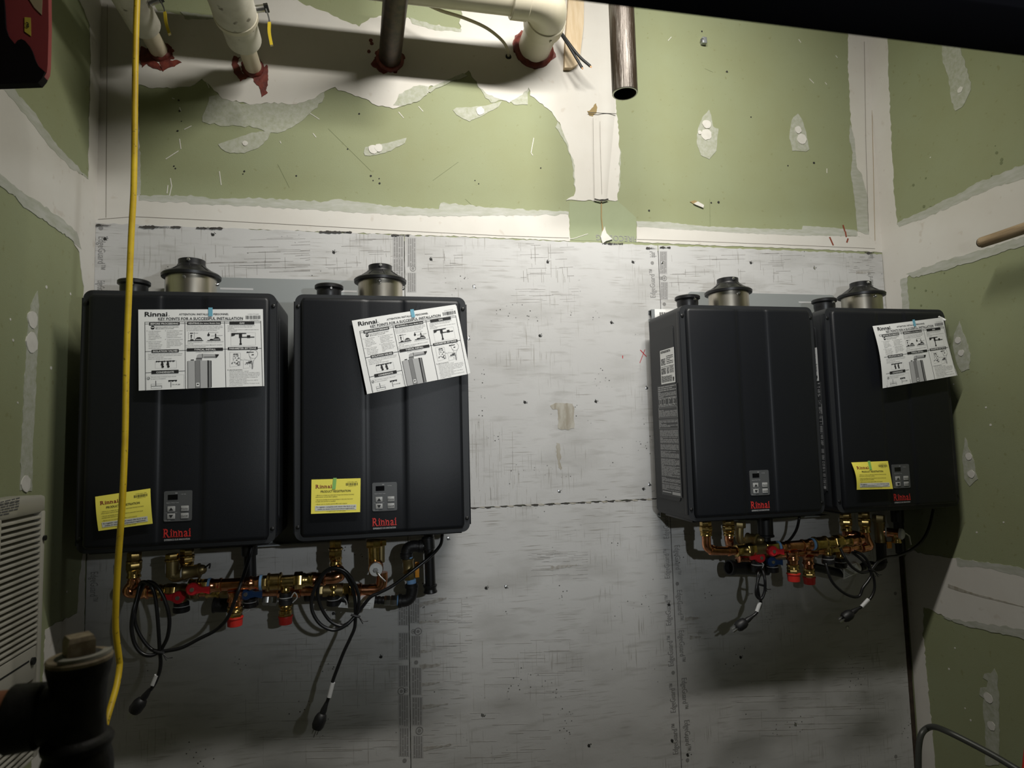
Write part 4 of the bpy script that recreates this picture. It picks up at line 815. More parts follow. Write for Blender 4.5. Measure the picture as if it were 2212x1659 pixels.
t, a, ax = wall_pipe('water_pipe', 'cream pipe with bulky white valve sleeve and yellow lever, left of the dark rusty pipe', 'pipe', 548, 148, [('pipe', -.01, .20, .0255, 'pipe_cream'), ('insulation_sleeve', .15, .27, .050, 'insulation'), ('insulation_sleeve', .26, .42, .058, 'insulation'), ('sleeve_band', .255, .275, .060, 'pvc')], 'pipe_cream', 2, [[(505, 122), (520, 124), (512, 138), (525, 160), (545, 162), (520, 176), (508, 160), (502, 140)], [(545, 160), (578, 140), (580, 172), (574, 196), (578, 200), (566, 210), (560, 186), (548, 176)]], 1.15, grp='cream pipes through the upper wall')
ball_valve_lever(t, a+ax*.275+Vector((.050, 0, .015)), (1, 0, .25), (.15, .4, -1), .095)
t, a, ax = wall_pipe('steel_pipe', 'dark rusty steel pipe entering the wall between the cream pipes', 'pipe', 842, 128, [('pipe', -.01, .38, .0365, 'rust_pipe')], 'rust_pipe', 3, [[(808, 128), (818, 134), (822, 146), (840, 154), (828, 160), (812, 148), (800, 138)]], 1.0, dx=.035)
for x, y in ((801, 88), (803, 95), (797, 112)): dotB(x, y, 4, t, m='firestop', name='firestop_speck', n=8)
# plastic drain with elbow
a = V(1153, 106); t = thing('drain_pipe', 'large cream plastic drain pipe with an elbow above the wooden strip', 'pipe', a); R4 = .057
obj('pipe', MB().cyl(a+Vector((0, .01, 0)), a+Vector((0, -.17, 0)), R4, seg=36), 'pvc', t); firestop(1153, 106, R4, t, 4)
ce = a+Vector((0, -.255, 0)); bend = []
for k in range(11):
    an = math.pi/2*k/10; bend.append(ce+Vector((-.085+.085*math.cos(an), .085-.085*math.sin(an)*1.0, 0)))
obj('elbow', MB().tube(bend, .064, 32), 'pvc', t)
obj('socket_rim', MB().cyl(a+Vector((0, -.125, 0)), a+Vector((0, -.175, 0)), .0675, seg=36, bev=.003), 'pvc', t)
e = bend[-1]; obj('socket_rim', MB().cyl(e+Vector((.005, 0, 0)), e+Vector((-.05, 0, 0)), .0675, seg=36, bev=.003), 'pvc', t)
obj('pipe', MB().cyl(e+Vector((-.03, 0, 0)), Vector((XL+.02, e.y, e.z)), R4, seg=36), 'pvc', t)
obj('mould_nub', MB().sphere(a+Vector((.018, -.150, -.066)), .005, 10, 6), 'pvc', t)
# thin cable, wooden strip, pair of black wires
cb = thing('white_cable', 'thin cream cable curving down into a small hole in the upper wall', 'cable', V(1098, 122))
pth = [V(860, -30, -.13), V(905, 0, -.13), V(950, 22, -.125), V(1000, 38, -.11), V(1050, 60, -.08), V(1085, 88, -.045), V(1097, 110, -.02), V(1098, 124, .004)]
obj('cable', MB().tube(spline(pth, 8), .0052, 10), 'cable_cream', cb); dotB(1098, 123, 6, cb, m='black_fleck', name='cable_hole', th=.0030)
ws_ = [V(1227, -30), V(1258, -30), V(1257, 60), V(1249, 130), V(1244, 146), V(1232, 153), V(1216, 153), V(1218, 100)]
tag(obj('wooden_strip', MB().prism([p+Vector((0, -.002, 0)) for p in ws_], (0, -.019, 0)), 'wood'), 'pale wooden strip fixed upright on the wall beside the plastic elbow', 'wood strip')
wr = thing('wire_pair', 'two short black wires sticking out in front of the wooden strip', 'wire', V(1208, 75, -.06))
for q0, q1, q2 in (((1207, 68), (1228, 98), (1257, 146)), ((1208, 66), (1248, 118), (1275, 143))):
    w_ = obj('wire', MB().tube(spline([V(1180, 40, -.03), V(*q0, -.05), V(*q1, -.07), V(*q2, -.085)], 6), .0048, 8), 'rubber', wr)
    p = V(*q2, -.085); obj('wire_core', MB().cyl(p, p+(V(*q2, -.085)-V(*q1, -.07)).normalized()*.006, .0028, seg=8), 'copper', w_)
# hanging open steel pipe
b = V(1350, 203, -.35); t = thing('hanging_pipe', 'dark steel pipe hanging open-ended in front of the upper wall', 'pipe', b); r_ = .0385
hp_ = MB(); rings = [[b+Vector((math.cos(2*math.pi*k/36)*rr, math.sin(2*math.pi*k/36)*rr, zz)) for k in range(36)] for rr, zz in ((r_, .95), (r_, .05), (r_, .002))]
hp_.rings(rings, False); obj('pipe', hp_, 'steel_pipe', t)
obj('cut_rim', MB().rings([[b+Vector((math.cos(2*math.pi*k/36)*rr, math.sin(2*math.pi*k/36)*rr, zz)) for k in range(36)] for rr, zz in ((r_, .003), (r_-.001, 0), (r_-.0045, 0), (r_-.005, .003))], False), 'cut_steel', t)
obj('bore', MB().rings([[b+Vector((math.cos(2*math.pi*k/36)*rr, math.sin(2*math.pi*k/36)*rr, zz)) for k in range(36)] for rr, zz in ((r_-.005, .002), (r_-.005, .9))], False), 'rust_pipe', t)
# ------------------------------------------------------------------ black beam overhead
BYm = -1.66; z0 = (V(1240, 0, BYm+.06).z+V(2212, 130, BYm+.06).z)/2
t = thing('steel_beam', 'black steel beam crossing the upper right corner close overhead', 'beam', (.6, BYm, z0))
obj('web', MB().box((XL+.003, BYm, z0), (XR-.003, BYm+.06, z0+.40), .004), 'beam_black', t)
obj('flange', MB().box((XL+.003, BYm-.004, z0+.030), (XR-.003, BYm, z0+.40), .001), 'beam_black', t)
# ------------------------------------------------------------------ wooden rod along the right wall
a = VX(2120, 524, XR-.11); b = Vector((XR-.11, -1.35, a.z+.012))
t = thing('wooden_rod', 'round tan wooden rod with a rough dark end along the right wall', 'rod', a)
obj('rod', MB().tube([a, a+Vector((0, -.05, 0)), (a+b)/2, b], .0165, 18), 'rod_wood', t)
obj('broken_end', MB().lathe(a+Vector((0, -.004, 0)), a+Vector((0, .012, -.004)), [(0, .0168), (.4, .0155), (.8, .010), (1, .004)], 14), 'rod_end', t)
# ------------------------------------------------------------------ red machine housing, upper left
RY = -.82
def rp(x, y, d=0): return V(x, y, RY-d)
t = thing('red_housing', 'dark red metal machine housing with stickers in the upper left corner', 'housing', rp(50, 178))
pts = [rp(-60, -80), rp(104, -80), rp(105, 60), rp(103, 140), rp(101, 157), rp(92, 172), rp(86, 178), rp(-60, 182)]
obj('shell', MB().prism(pts, (0, .012, 0)), 'red_paint', t)
obj('rear_case', MB().prism([Vector((p.x-.035, p.y+.012, p.z+.03)) for p in pts], (0, .05, 0)), 'pump_black', t)
shp = [(-60, -30), (4, -28), (9, 10), (12, 60), (18, 78), (32, 95), (38, 87), (46, 84), (54, 88), (64, 100), (70, 112), (76, 130), (82, 142), (97, 155), (91, 168), (82, 179), (-60, 184)]
obj('shroud', MB().prism([rp(x, y, .004) for x, y in shp], (0, .0165, 0)), 'pump_black', t)
def stick(nm, q, m):
    s = Sheet(*[rp(x, y, .0008) for x, y in q]); o = s.sheet(nm, m, t, .0005, 1, 1); return s, o
s, o = stick('yellow_sticker', ((53, 37), (66, 38), (67, 78), (53, 68)), 'sticker'); mb = MB(); s.text(mb, '3', .25, .62, .3, .5, .03); rawobj('sticker_print', mb, 'ink', o)
stick('tan_sticker', ((58, -10), (92, -10), (90, 32), (74, 16)), 'sticker_tan')
# ------------------------------------------------------------------ yellow cord
yc = [(298, -60, -.62), (296, 0, -.62), (293, 100, -.62), (291, 250, -.62), (289, 400, -.62), (284, 500, -.62), (279, 620, -.62), (275, 720, -.62), (272, 830, -.62), (270, 950, -.62), (264, 1090, -.62), (256, 1200, -.61), (251, 1290, -.60), (250, 1360, -.59), (257, 1420, -.58), (258, 1440, -.58), (252, 1480, -.60), (238, 1530, -.64), (228, 1565, -.66), (222, 1610, -.68), (217, 1680, -.70), (212, 1760, -.72)]
tag(obj('yellow_cord', MB().tube(spline([V(*p) for p in yc], 6), .0062, 12), 'yellow_cord'), 'yellow extension cord hanging from top to bottom in front of the first heater', 'cord')
# ------------------------------------------------------------------ louvred wall cabinet on the left wall
LX = XL+.085
def lx(x, y, d=0): return VX(x, y, LX+d)
tl = lx(101, 1068); y_r = tl.y; ztop = tl.z; zbot = lx(60, 1652).z; y_l = y_r-.42
t = thing('louvred_cabinet', 'off-white louvred metal wall cabinet on the left wall', 'cabinet', (LX-.04, (y_r+y_l)/2, zbot))
out = rrect(y_l, zbot, y_r, ztop, .018, 5); sl_y1 = lx(88, 1200).y; sl_z1 = lx(88, 1108).z; sl_z0 = lx(78, 1392).z; sl_y0 = lx(5, 1125).y
# frame: outer shell ring with an opening for the slats
opn = [(sl_y0, sl_z0), (sl_y1, sl_z0), (sl_y1, sl_z1), (sl_y0, sl_z1)]
fr = MB()
fr.box((LX-.08, y_l, sl_z1), (LX, y_r, ztop), .008); fr.box((LX-.08, sl_y1, zbot), (LX, y_r, sl_z1+.004), .004); fr.box((LX-.08, y_l, zbot), (LX, sl_y0, sl_z1+.004), .003)
obj('cabinet_frame', fr, 'louver', t, sharp=30)
obj('back_panel', MB().box((XL+.002, y_l+.004, zbot+.004), (LX-.034, y_r-.004, ztop-.02)), 'louver_dark', t, smooth=False)
N = 23; dz = (sl_z1-sl_z0)/N; me0 = None
for k in range(N):
    zc = sl_z1-dz*(k+.62)
    sl = MB(); sl.prism([Vector((LX-.022, sl_y0, zc+dz*.55)), Vector((LX-.001, sl_y0, zc-dz*.05)), Vector((LX-.001, sl_y0, zc-dz*.30)), Vector((LX-.024, sl_y0, zc+dz*.40))], (0, sl_y1-sl_y0, 0))
    obj('slat', sl, 'louver', t, smooth=False)
dz0 = lx(70, 1470).z
obj('access_door', MB().box((LX-.03, sl_y0+.002, dz0), (LX-.002, sl_y1-.002, sl_z0-.003), .002), 'louver', t)
obj('door_gap', MB().box((LX-.0022, sl_y0, sl_z0-.030), (LX-.0016, sl_y1-.03, sl_z0-.026)), 'louver_dark', t, smooth=False)
obj('latch', MB().cyl((LX-.003, sl_y1-.018, sl_z0-.032), (LX+.003, sl_y1-.018, sl_z0-.032), .008, seg=12), 'screw_black', t)
for k in range(14):
    zc = dz0-.006-dz*k
    if zc < zbot+.012: break
    sl = MB(); sl.prism([Vector((LX-.022, sl_y0, zc+dz*.55-dz)), Vector((LX-.001, sl_y0, zc-dz*1.05)), Vector((LX-.001, sl_y0, zc-dz*1.30)), Vector((LX-.024, sl_y0, zc+dz*.40-dz))], (0, sl_y1-sl_y0, 0)); obj('slat', sl, 'louver', t, smooth=False)
p = lx(95, 1162, .001); obj('frame_screw', MB().cyl(p, p+Vector((.004, 0, 0)), .006, seg=10), 'screw_black', t)
s = Sheet(lx(-30, 1090), lx(42, 1073), lx(38, 1112), lx(-30, 1125)); mb = MB()
for k in range(6):
    u = .0; v = .03+k*.15
    while u < (.98 if k < 5 else .7): e = min(1, u+random.uniform(.06, .2)); s.quad(mb, u, v, e, v+.08, .0008); u = e+.025
rawobj('printed_label', mb, 'print_dark', t)
# ------------------------------------------------------------------ cast-iron tee in the foreground
TY = -1.38
def tp(x, y): return V(x, y, TY)
def tr(px): return px/(FPX/((tp(170, 1520)-CAM).dot(_fw)))
t = thing('iron_tee', 'black cast-iron pipe tee with a square-headed plug close to the camera', 'pipe fitting', tp(172, 1659))
c0 = tp(172, 1432); up = Vector((.0, 0, 1)); 
H = lambda py: tp(172, py).z
cx, cy = c0.x, c0.y
lat = lambda prof, seg=32: MB().lathe((cx, cy, H(prof[0][0])), (cx, cy, H(prof[-1][0])), [((H(p)-H(prof[0][0]))/(H(prof[-1][0])-H(prof[0][0])), tr(r)) for p, r in prof], seg)
obj('tee_body', lat([(1760, 70), (1660, 68), (1636, 66), (1600, 56), (1560, 52), (1500, 52), (1470, 54), (1455, 58), (1436, 62), (1426, 62)]), 'iron_cast', t)
obj('mouth_rim', lat([(1427, 62), (1420, 63), (1416, 60)]), 'iron_edge_lit', t)
obj('lower_bead', lat([(1625, 55), (1610, 66), (1600, 68), (1592, 64), (1584, 54)]), 'iron_cast', t)
pl = MB(); w_ = tr(34)
for (za, zb_, q) in ((H(1424), H(1372), 1.0),):
    M_ = Matrix.Rotation(.6, 4, 'Z'); pts = [M_ @ Vector((sx*w_*.75, sy*w_*.75, 0))+Vector((cx-tr(2), cy, 0)) for sx, sy in ((-1, -1), (1, -1), (1, 1), (-1, 1))]
    pl.rings([[p+Vector((0, 0, za)) for p in pts], [p+Vector((0, 0, zb_-.004)) for p in pts], [(p-Vector((cx-tr(2), cy, 0)))*.86+Vector((cx-tr(2), cy, zb_)) for p in pts]])
obj('square_plug', pl, 'iron_edge_lit', t, sharp=20); obj('plug_collar', lat([(1426, 52), (1418, 50), (1412, 40)]), 'iron_cast', t)
tt = [Vector((cx+math.cos(a_)*tr(q_), cy+math.sin(a_)*tr(q_), H(1415))) for q_, rng in ((60, range(0, 9)), (44, range(8, -1, -1))) for a_ in [-1.9+k_*.28 for k_ in rng]]
obj('thread_tape', MB().prism(tt, (0, 0, .003)), 'tape_white', t)
bz = H(1535); br = [Vector((cx, cy, bz)), Vector((cx-tr(60), cy-.005, bz+tr(4))), Vector((cx-tr(110), cy-.012, bz+tr(4)))]
d_ = Vector((-1, -.12, .02)).normalized(); b0 = Vector((cx, cy, bz))
obj('branch', MB().lathe(b0, b0+d_*tr(125), [(0, tr(56)), (.5, tr(58)), (.55, tr(66)), (.96, tr(68)), (1, tr(64))], 28), 'iron_cast', t)
obj('branch_pipe', MB().cyl(b0+d_*tr(118), b0+d_*tr(420), tr(54), seg=28), 'iron_edge_lit', t); obj('rust_ring', MB().cyl(b0+d_*tr(124), b0+d_*tr(150), tr(58), seg=28), 'rust_edge', t)
obj('riser_pipe', MB().cyl((cx, cy, H(1740)), (cx, cy, .002), tr(52), seg=24), 'iron_cast', t)
# ------------------------------------------------------------------ bent grey tube and red grip, lower right
GY = -.20
gp = [(1984, 2100), (1984, 1760), (1984, 1660), (1985, 1612), (1991, 1585), (2005, 1572), (2022, 1571), (2050, 1582), (2100, 1607), (2150, 1634), (2200, 1664), (2260, 1700), (2330, 1745)]
t = thing('bent_tube_frame', 'bent grey metal tube frame standing in the lower right corner', 'frame', V(1984, 1760, GY))
pts = []
for i, (x, y) in enumerate(gp):
    Y = GY if i < 6 else GY-.055*(i-5); pts.append(V(x, y, Y))
pts[0] = Vector((pts[1].x, pts[1].y, .0))
pts = [Vector((min(p.x, XR-.02), p.y, p.z)) for p in pts]
obj('tube', MB().tube(spline(pts, 6), .0095, 14), 'grey_tube', t)
gq = [V(2226, 1600, -.60), V(2222, 1640, -.62), V(2216, 1700, -.64), V(2210, 1780, -.66)]
obj('red_grip', MB().tube(spline([Vector((min(p.x, XR-.03), p.y, p.z)) for p in gq], 5), .012, 14), 'red_cap', t)
# ================================================================== plumbing below the heaters
def fit(t, name, a, b, r, m, kind='cyl', parent=None):
    a = Vector(a); b = Vector(b); par = parent or t; L = (b-a).length
    if kind == 'hex': mb = MB().lathe(a, b, [(0, r*.93), (min(.3, .002/L), r), (1-min(.3, .002/L), r), (1, r*.93)], 6, phase=.3)
    elif kind == 'press':       # press fitting: beads at both ends
        e = min(.45, .006/L); mb = MB().lathe(a, b, [(0, r*.92), (e*.3, r*1.10), (e, r*1.10), (e*1.5, r*.98), (1-e*1.5, r*.98), (1-e, r*1.10), (1-e*.3, r*1.10), (1, r*.92)], 20)
    elif kind == 'ribs':
        n = max(2, int(L/.011)); pr = []
        for k in range(n): pr += [(k/n, r*.86), ((k+.25)/n, r), ((k+.65)/n, r), ((k+.9)/n, r*.86)]
        mb = MB().lathe(a, b, pr+[(1, r*.86)], 20)
    elif kind == 'dome': mb = MB().lathe(a, b, [(0, r), (.5, r), (.8, r*.75), (.95, r*.4), (1, r*.1)], 20)
    else: mb = MB().cyl(a, b, r, seg=20, bev=min(.0015, r*.2))
    return obj(name, mb, m, par)
def bendpipe(t, name, pts, r, m, n=6): return obj(name, MB().tube(spline(pts, n), r, 16), m, t)
def nipple(t, x, y0, y1, Y, r=.0165, mats=('brass', 'brass', 'copper')):
    """union stack hanging from a heater: hex nut, ring, hex nut, press socket"""
    a = V(x, y0, Y); b = V(x, y1, Y); b.x = a.x; f = lambda k: a.lerp(b, k)
    fit(t, 'union_nut', f(-.12), f(.18), r*1.08, mats[0], 'hex'); fit(t, 'union_ring', f(.17), f(.26), r*1.22, mats[0]); fit(t, 'union_nut', f(.25), f(.50), r*1.18, mats[1], 'hex')
    fit(t, 'press_socket', f(.48), f(.78), r, mats[1], 'press'); fit(t, 'pipe', f(.75), f(1.02), r*.85, mats[2]); return b
def valve_handle(t, x, y, Y, side, m, L=.030):
    h = V(x, y, Y); o = obj('valve_handle', MB().lathe(h+Vector((0, .014, 0)), h+Vector((0, -.010, 0)), [(0, .011), (.3, .0165), (.85, .0165), (1, .013)], 18), m, t)
    s = Vector((side, 0, -.12*side)).normalized(); q = Vector((0, 0, 1)); p0 = h+Vector((0, -.004, 0)); pr = []
    for k, w in ((0, .010), (.4, .0065), (1, .0095)): c = p0+s*(.012+L*k); pr.append([c-q*w+Vector((0, .006, 0)), c+q*w+Vector((0, .006, 0)), c+q*w-Vector((0, .004, 0)), c-q*w-Vector((0, .004, 0))])
    obj('handle_lever', MB().rings(pr), m, o); obj('handle_screw', MB().cyl(h+Vector((0, -.008, 0)), h+Vector((0, -.0125, 0)), .0055, seg=10), 'zinc', o); return o
def tether(t, pts, par): obj('cap_tether', MB().tube(spline(pts, 6), .0016, 8), 'white_plastic', par)
def drain_cap(t, x, y0, y1, Y, r=.019, ring=True):
    a = V(x, y0, Y); b = V(x, y1, Y); b.x = a.x; o = fit(t, 'drain_cap', a, b, r, 'rubber', 'ribs' if False else 'cyl')
    if ring: obj('cap_ring', MB().cyl(a.lerp(b, .34), a.lerp(b, .42), r*1.02, seg=20), 'ink_light', o)
    obj('cap_skirt', MB().lathe(a.lerp(b, .5), b, [(0, r), (.1, r*1.10), (.9, r*1.08), (1, r*.95)], 12), 'rubber', o); return o, a, b
def stub(t, x, y0, y1, y2, Y, r=.0185, m1='copper', m2='brass'):
    a = V(x, y0, Y); b = V(x, y1, Y); c = V(x, y2, Y); b.x = c.x = a.x
    fit(t, 'press_socket', a, a.lerp(b, .42), r, m1, 'press'); fit(t, 'pipe', a.lerp(b, .40), a.lerp(b, .60), r*.9, m1); fit(t, 'press_socket', a.lerp(b, .58), a.lerp(b, .84), r*.98, m2, 'press'); fit(t, 'hex_adapter', a.lerp(b, .82), b.lerp(c, .25), r*1.05, m2, 'hex')
    cp = MB().lathe(b, c, [(0, r*1.16), (.12, r*1.18), (.18, r*1.08), (.95, r*1.02), (1, r*.9)], 24); obj('red_cap', cp, 'red_cap', t)
def band(t, x, y, Y, w=.006, r=.0205, m='teflon_blue', ax=(1, 0, 0)):
    c = V(x, y, Y); ax = Vector(ax).normalized(); obj('thread_tape', MB().cyl(c-ax*w/2, c+ax*w/2, r, seg=20), m, t)

# ---------------- pair beside the yellow cord
Yf, Yr = -.200, -.140
t = thing('pipe_manifold', 'copper and brass pipe manifold with red handles under the heaters beside the yellow cord', 'pipe manifold', V(560, 1350, -.17), 'copper pipe manifolds')
zf0 = 1283
e = nipple(t, 290, 1200, 1262, Yr); bendpipe(t, 'elbow', [e+Vector((0, 0, .012)), e, V(282, 1270, Yr), V(279, 1277, Yr-.004), V(290, 1279, Yr), V(312, 1276, Yr)], .0165, 'copper')
L0, L1 = V(300, 1278, Yr), V(830, 1274, Yr)
def along(a, b, px0, px1, pa, pb): return a.lerp(b, (px0-pa)/(pb-pa)), a.lerp(b, (px1-pa)/(pb-pa))
def rowf(A, B, pa, pb, specs):
    for nm, x0, x1, r, m, k in specs:
        a, b = along(A, B, x0, x1, pa, pb); fit(t, nm, a, b, r, m, k)
rowf(L0, L1, 300, 830, [('press_socket', 302, 322, .0185, 'copper', 'press'), ('pipe', 318, 342, .0155, 'copper', 'cyl'), ('press_socket', 338, 356, .0175, 'brass', 'press'), ('hex_adapter', 354, 376, .021, 'brass', 'hex'), ('valve_body', 376, 408, .0200, 'brass_dull', 'cyl'), ('hex_adapter', 406, 424, .020, 'brass_dull', 'hex'), ('pipe', 424, 470, .0155, 'copper', 'cyl'), ('press_socket', 438, 468, .018, 'brass', 'press'), ('hex_adapter', 468, 500, .019, 'brass_dull', 'hex'), ('pipe', 498, 680, .0160, 'copper', 'cyl'), ('tee_body', 590, 642, .0185, 'copper', 'press'), ('hex_adapter', 672, 692, .019, 'brass_dull', 'hex'), ('valve_body', 690, 736, .0205, 'brass_dull', 'cyl'), ('hex_adapter', 734, 756, .019, 'brass', 'hex'), ('press_socket', 756, 778, .018, 'copper', 'press'), ('pipe', 776, 800, .0155, 'copper', 'cyl')])
bendpipe(t, 'elbow', [V(796, 1274, Yr), V(812, 1273, Yr), V(822, 1266, Yr), V(825, 1252, Yr), V(825, 1236, Yr)], .0165, 'copper')
F0, F1 = V(408, 1268, Yf), V(740, 1248, Yf)
rowf(F0, F1, 408, 740, [('valve_body', 408, 432, .0200, 'brass', 'press'), ('hex_adapter', 430, 449, .0185, 'brass', 'hex'), ('press_socket', 452, 478, .0175, 'copper', 'press'), ('tee_body', 474, 536, .0165, 'copper', 'cyl'), ('press_socket', 534, 558, .0175, 'copper', 'press'), ('hex_adapter', 558, 575, .0185, 'brass', 'hex'), ('check_valve', 573, 606, .0225, 'brass', 'press'), ('valve_neck', 604, 634, .0165, 'brass', 'cyl'), ('hex_adapter', 632, 651, .0235, 'brass', 'hex'), ('press_socket', 650, 676, .0180, 'brass', 'press'), ('press_socket', 674, 702, .0178, 'copper', 'press'), ('pipe', 700, 722, .0155, 'copper', 'cyl')])
p0, p1 = along(F0, F1, 451, 451, 408, 740); ax = (F1-F0).normalized()
for xx in (451, 560): q = F0.lerp(F1, (xx-408)/332); obj('thread_tape', MB().cyl(q-ax*.003, q+ax*.003, .0205, seg=20), 'teflon_blue', t)
bendpipe(t, 'elbow', [F0.lerp(F1, .93), V(726, 1247, Yf), V(733, 1243, Yf+.004), V(733, 1235, Yf+.02), V(727, 1228, Yf+.05)], .0165, 'copper')
nipple(t, 725, 1172, 1236, Yr-.01); nipple(t, 404, 1190, 1240, Yr)
stub(t, 508, 1276, 1332, 1352, Yf); stub(t, 617, 1298, 1330, 1348, Yr+.01, .0175, 'brass', 'brass')
q = V(617, 1262, Yf); fit(t, 'port', V(617, 1258, Yf), V(617, 1282, Yf), .0125, 'brass', 'ribs'); o, a, b = drain_cap(t, 617, 1280, 1306, Yf, .0165); tether(t, [a.lerp(b, .4)+Vector((.015, -.008, 0)), V(636, 1280, Yf), V(642, 1290, Yf), V(632, 1302, Yf)], o)
fit(t, 'port', V(720, 1264, Yr-.01), V(720, 1288, Yr-.01), .0125, 'brass', 'ribs'); o, a, b = drain_cap(t, 720, 1286, 1308, Yr-.01, .0175); tether(t, [a.lerp(b, .35)+Vector((.015, -.010, 0)), V(740, 1290, Yr-.01), V(748, 1298, Yr-.02), V(750, 1306, Yr-.03)], o)
drain_cap(t, 392, 1300, 1322, Yr-.012, .0195); fit(t, 'port', V(392, 1278, Yr-.012), V(392, 1302, Yr-.012), .013, 'brass_dull')
valve_handle(t, 386, 1290, Yr-.035, -1, 'red_handle'); valve_handle(t, 417, 1272, Yf-.026, 1, 'red_handle'); valve_handle(t, 532, 1282, Yr-.045, 1, 'blue_handle')
drain_cap(t, 540, 1292, 1312, Yr-.02, .017); o, a, b = drain_cap(t, 548, 1292, 1308, Yr-.01, .012, False); tether(t, [V(524, 1310, Yr-.03), V(536, 1309, Yr-.03), V(538, 1318, Yr-.03), V(524, 1325, Yr-.03)], o)
# relief valve of the first heater
t = thing('relief_valve', 'dull brass relief valve lying sideways under the first heater, beside the yellow cord', 'valve', V(410, 1250, -.16))
fit(t, 'union_nut', V(372, 1196, -.165), V(372, 1208, -.165), .017, 'brass', 'hex'); fit(t, 'union_ring', V(372, 1207, -.165), V(372, 1212, -.165), .019, 'brass'); fit(t, 'valve_inlet', V(372, 1210, -.165), V(372, 1246, -.165), .0155, 'brass_dull'); bendpipe(t, 'valve_elbow', [V(372, 1236, -.165), V(374, 1242, -.165), V(382, 1245, -.165), V(394, 1240, -.165)], .0150, 'brass_dull')
fit(t, 'gasket_ring', V(392, 1238, -.165), V(396, 1238, -.165), .0165, 'white_plastic'); fit(t, 'valve_body', V(396, 1237, -.165), V(434, 1232, -.165), .0180, 'brass_dull', 'press'); fit(t, 'valve_bonnet', V(432, 1232, -.165), V(446, 1226, -.165), .0130, 'brass_dull', 'dome')
obj('test_lever', MB().tube(spline([V(440, 1228, -.17), V(448, 1222, -.175), V(454, 1218, -.178), V(452, 1228, -.178)], 5), .0022, 8), 'black_iron', t)
t = thing('relief_valve', 'brass relief valve with a pale round cap facing out under the second heater', 'valve', V(812, 1245, -.2))
fit(t, 'union_nut', V(807, 1166, -.17), V(807, 1182, -.17), .0225, 'brass', 'hex'); fit(t, 'side_nut', V(826, 1166, -.15), V(826, 1178, -.15), .013, 'brass', 'hex'); fit(t, 'valve_body', V(808, 1180, -.17), V(810, 1240, -.17), .0175, 'brass'); fit(t, 'side_pipe', V(823, 1178, -.145), V(823, 1215, -.145), .011, 'brass_dull')
c = V(812, 1222, -.17); fit(t, 'valve_bonnet', c, c+Vector((0, -.045, 0)), .0190, 'copper', 'press'); fit(t, 'round_cap', c+Vector((0, -.042, 0)), c+Vector((0, -.058, 0)), .0185, 'white_plastic', 'cyl')
fit(t, 'cap_nut', c+Vector((0, -.056, 0)), c+Vector((0, -.066, 0)), .007, 'zinc', 'hex'); p = c+Vector((0, -.064, 0)); obj('test_lever', MB().box(p+Vector((-.002, -.003, -.002)), p+Vector((.002, 0, .002))).tube([p, p+Vector((.012, -.008, -.016)), p+Vector((.026, -.010, -.030))], .0022, 8), 'zinc', t)
# gas line and drains
Yg = -.135
t = thing('gas_line', 'black gas elbow with brass valve, blue tape and tagged flexible connector under the second heater', 'gas line', V(850, 1310, Yg), 'gas connections')
bendpipe(t, 'elbow', [V(906, 1180, Yg), V(892, 1180, Yg), V(882, 1184, Yg), V(878, 1194, Yg), V(878, 1206, Yg)], .0170, 'black_iron'); fit(t, 'elbow_bead', V(904, 1180, Yg), V(914, 1180, Yg), .0195, 'black_iron'); fit(t, 'elbow_bead', V(878, 1194, Yg), V(878, 1203, Yg), .0190, 'black_iron')
fit(t, 'thread_tape', V(880, 1202, Yg), V(880, 1207, Yg), .0155, 'teflon_blue'); fit(t, 'valve_body', V(881, 1206, Yg), V(883, 1238, Yg), .0165, 'brass_dull', 'press'); fit(t, 'hex_adapter', V(883, 1237, Yg), V(885, 1252, Yg), .0150, 'brass_dull', 'hex'); fit(t, 'thread_tape', V(888, 1251, Yg), V(889, 1262, Yg), .0140, 'teflon_blue')
obj('valve_lever', MB().box(V(897, 1248, Yg-.012), V(905, 1213, Yg-.006), .001), 'orange', t)
bendpipe(t, 'elbow', [V(889, 1260, Yg), V(890, 1276, Yg), V(886, 1290, Yg), V(876, 1297, Yg), V(860, 1298, Yg)], .0175, 'black_iron'); fit(t, 'elbow_bead', V(889, 1262, Yg), V(889, 1270, Yg), .0200, 'black_iron'); fit(t, 'elbow_bead', V(868, 1298, Yg), V(860, 1298, Yg), .0200, 'black_iron')
fit(t, 'thread_tape', V(861, 1297, Yg), V(857, 1297, Yg), .0150, 'teflon_blue'); fit(t, 'flare_nut', V(857, 1297, Yg), V(844, 1297, Yg), .0160, 'nickel', 'hex'); fit(t, 'flare_nut', V(843, 1297, Yg), V(830, 1297, Yg), .0150, 'nickel', 'hex'); fit(t, 'flexible_hose', V(831, 1297, Yg), V(700, 1288, Yg), .0115, 'black_iron', 'ribs')
hs = MB().lathe(V(808, 1300, Yg), V(752, 1296, Yg), [(0, .0215), (.02, .0225), (.98, .0225), (1, .0215)], 20, False); obj('paper_tag', hs, 'paper', t)
s = Sheet(V(738, 1300, Yg-.018), V(806, 1302, Yg-.03), V(800, 1316, Yg-.034), V(730, 1312, Yg-.02)); o = s.sheet('tag_flap', 'paper', t, .0005, 4, 2); mb = MB()
for k in range(7): s.quad(mb, .06, .1+k*.12, .94-.1*(k % 3), .14+k*.12, .0006)
rawobj('tag_print', mb, 'ink_grey', o)
bendpipe(t, 'hose_end', [V(756, 1298, Yg-.004), V(735, 1290, Yg), V(706, 1283, Yg), V(660, 1285, Yg+.01)], .0190, 'black_iron')
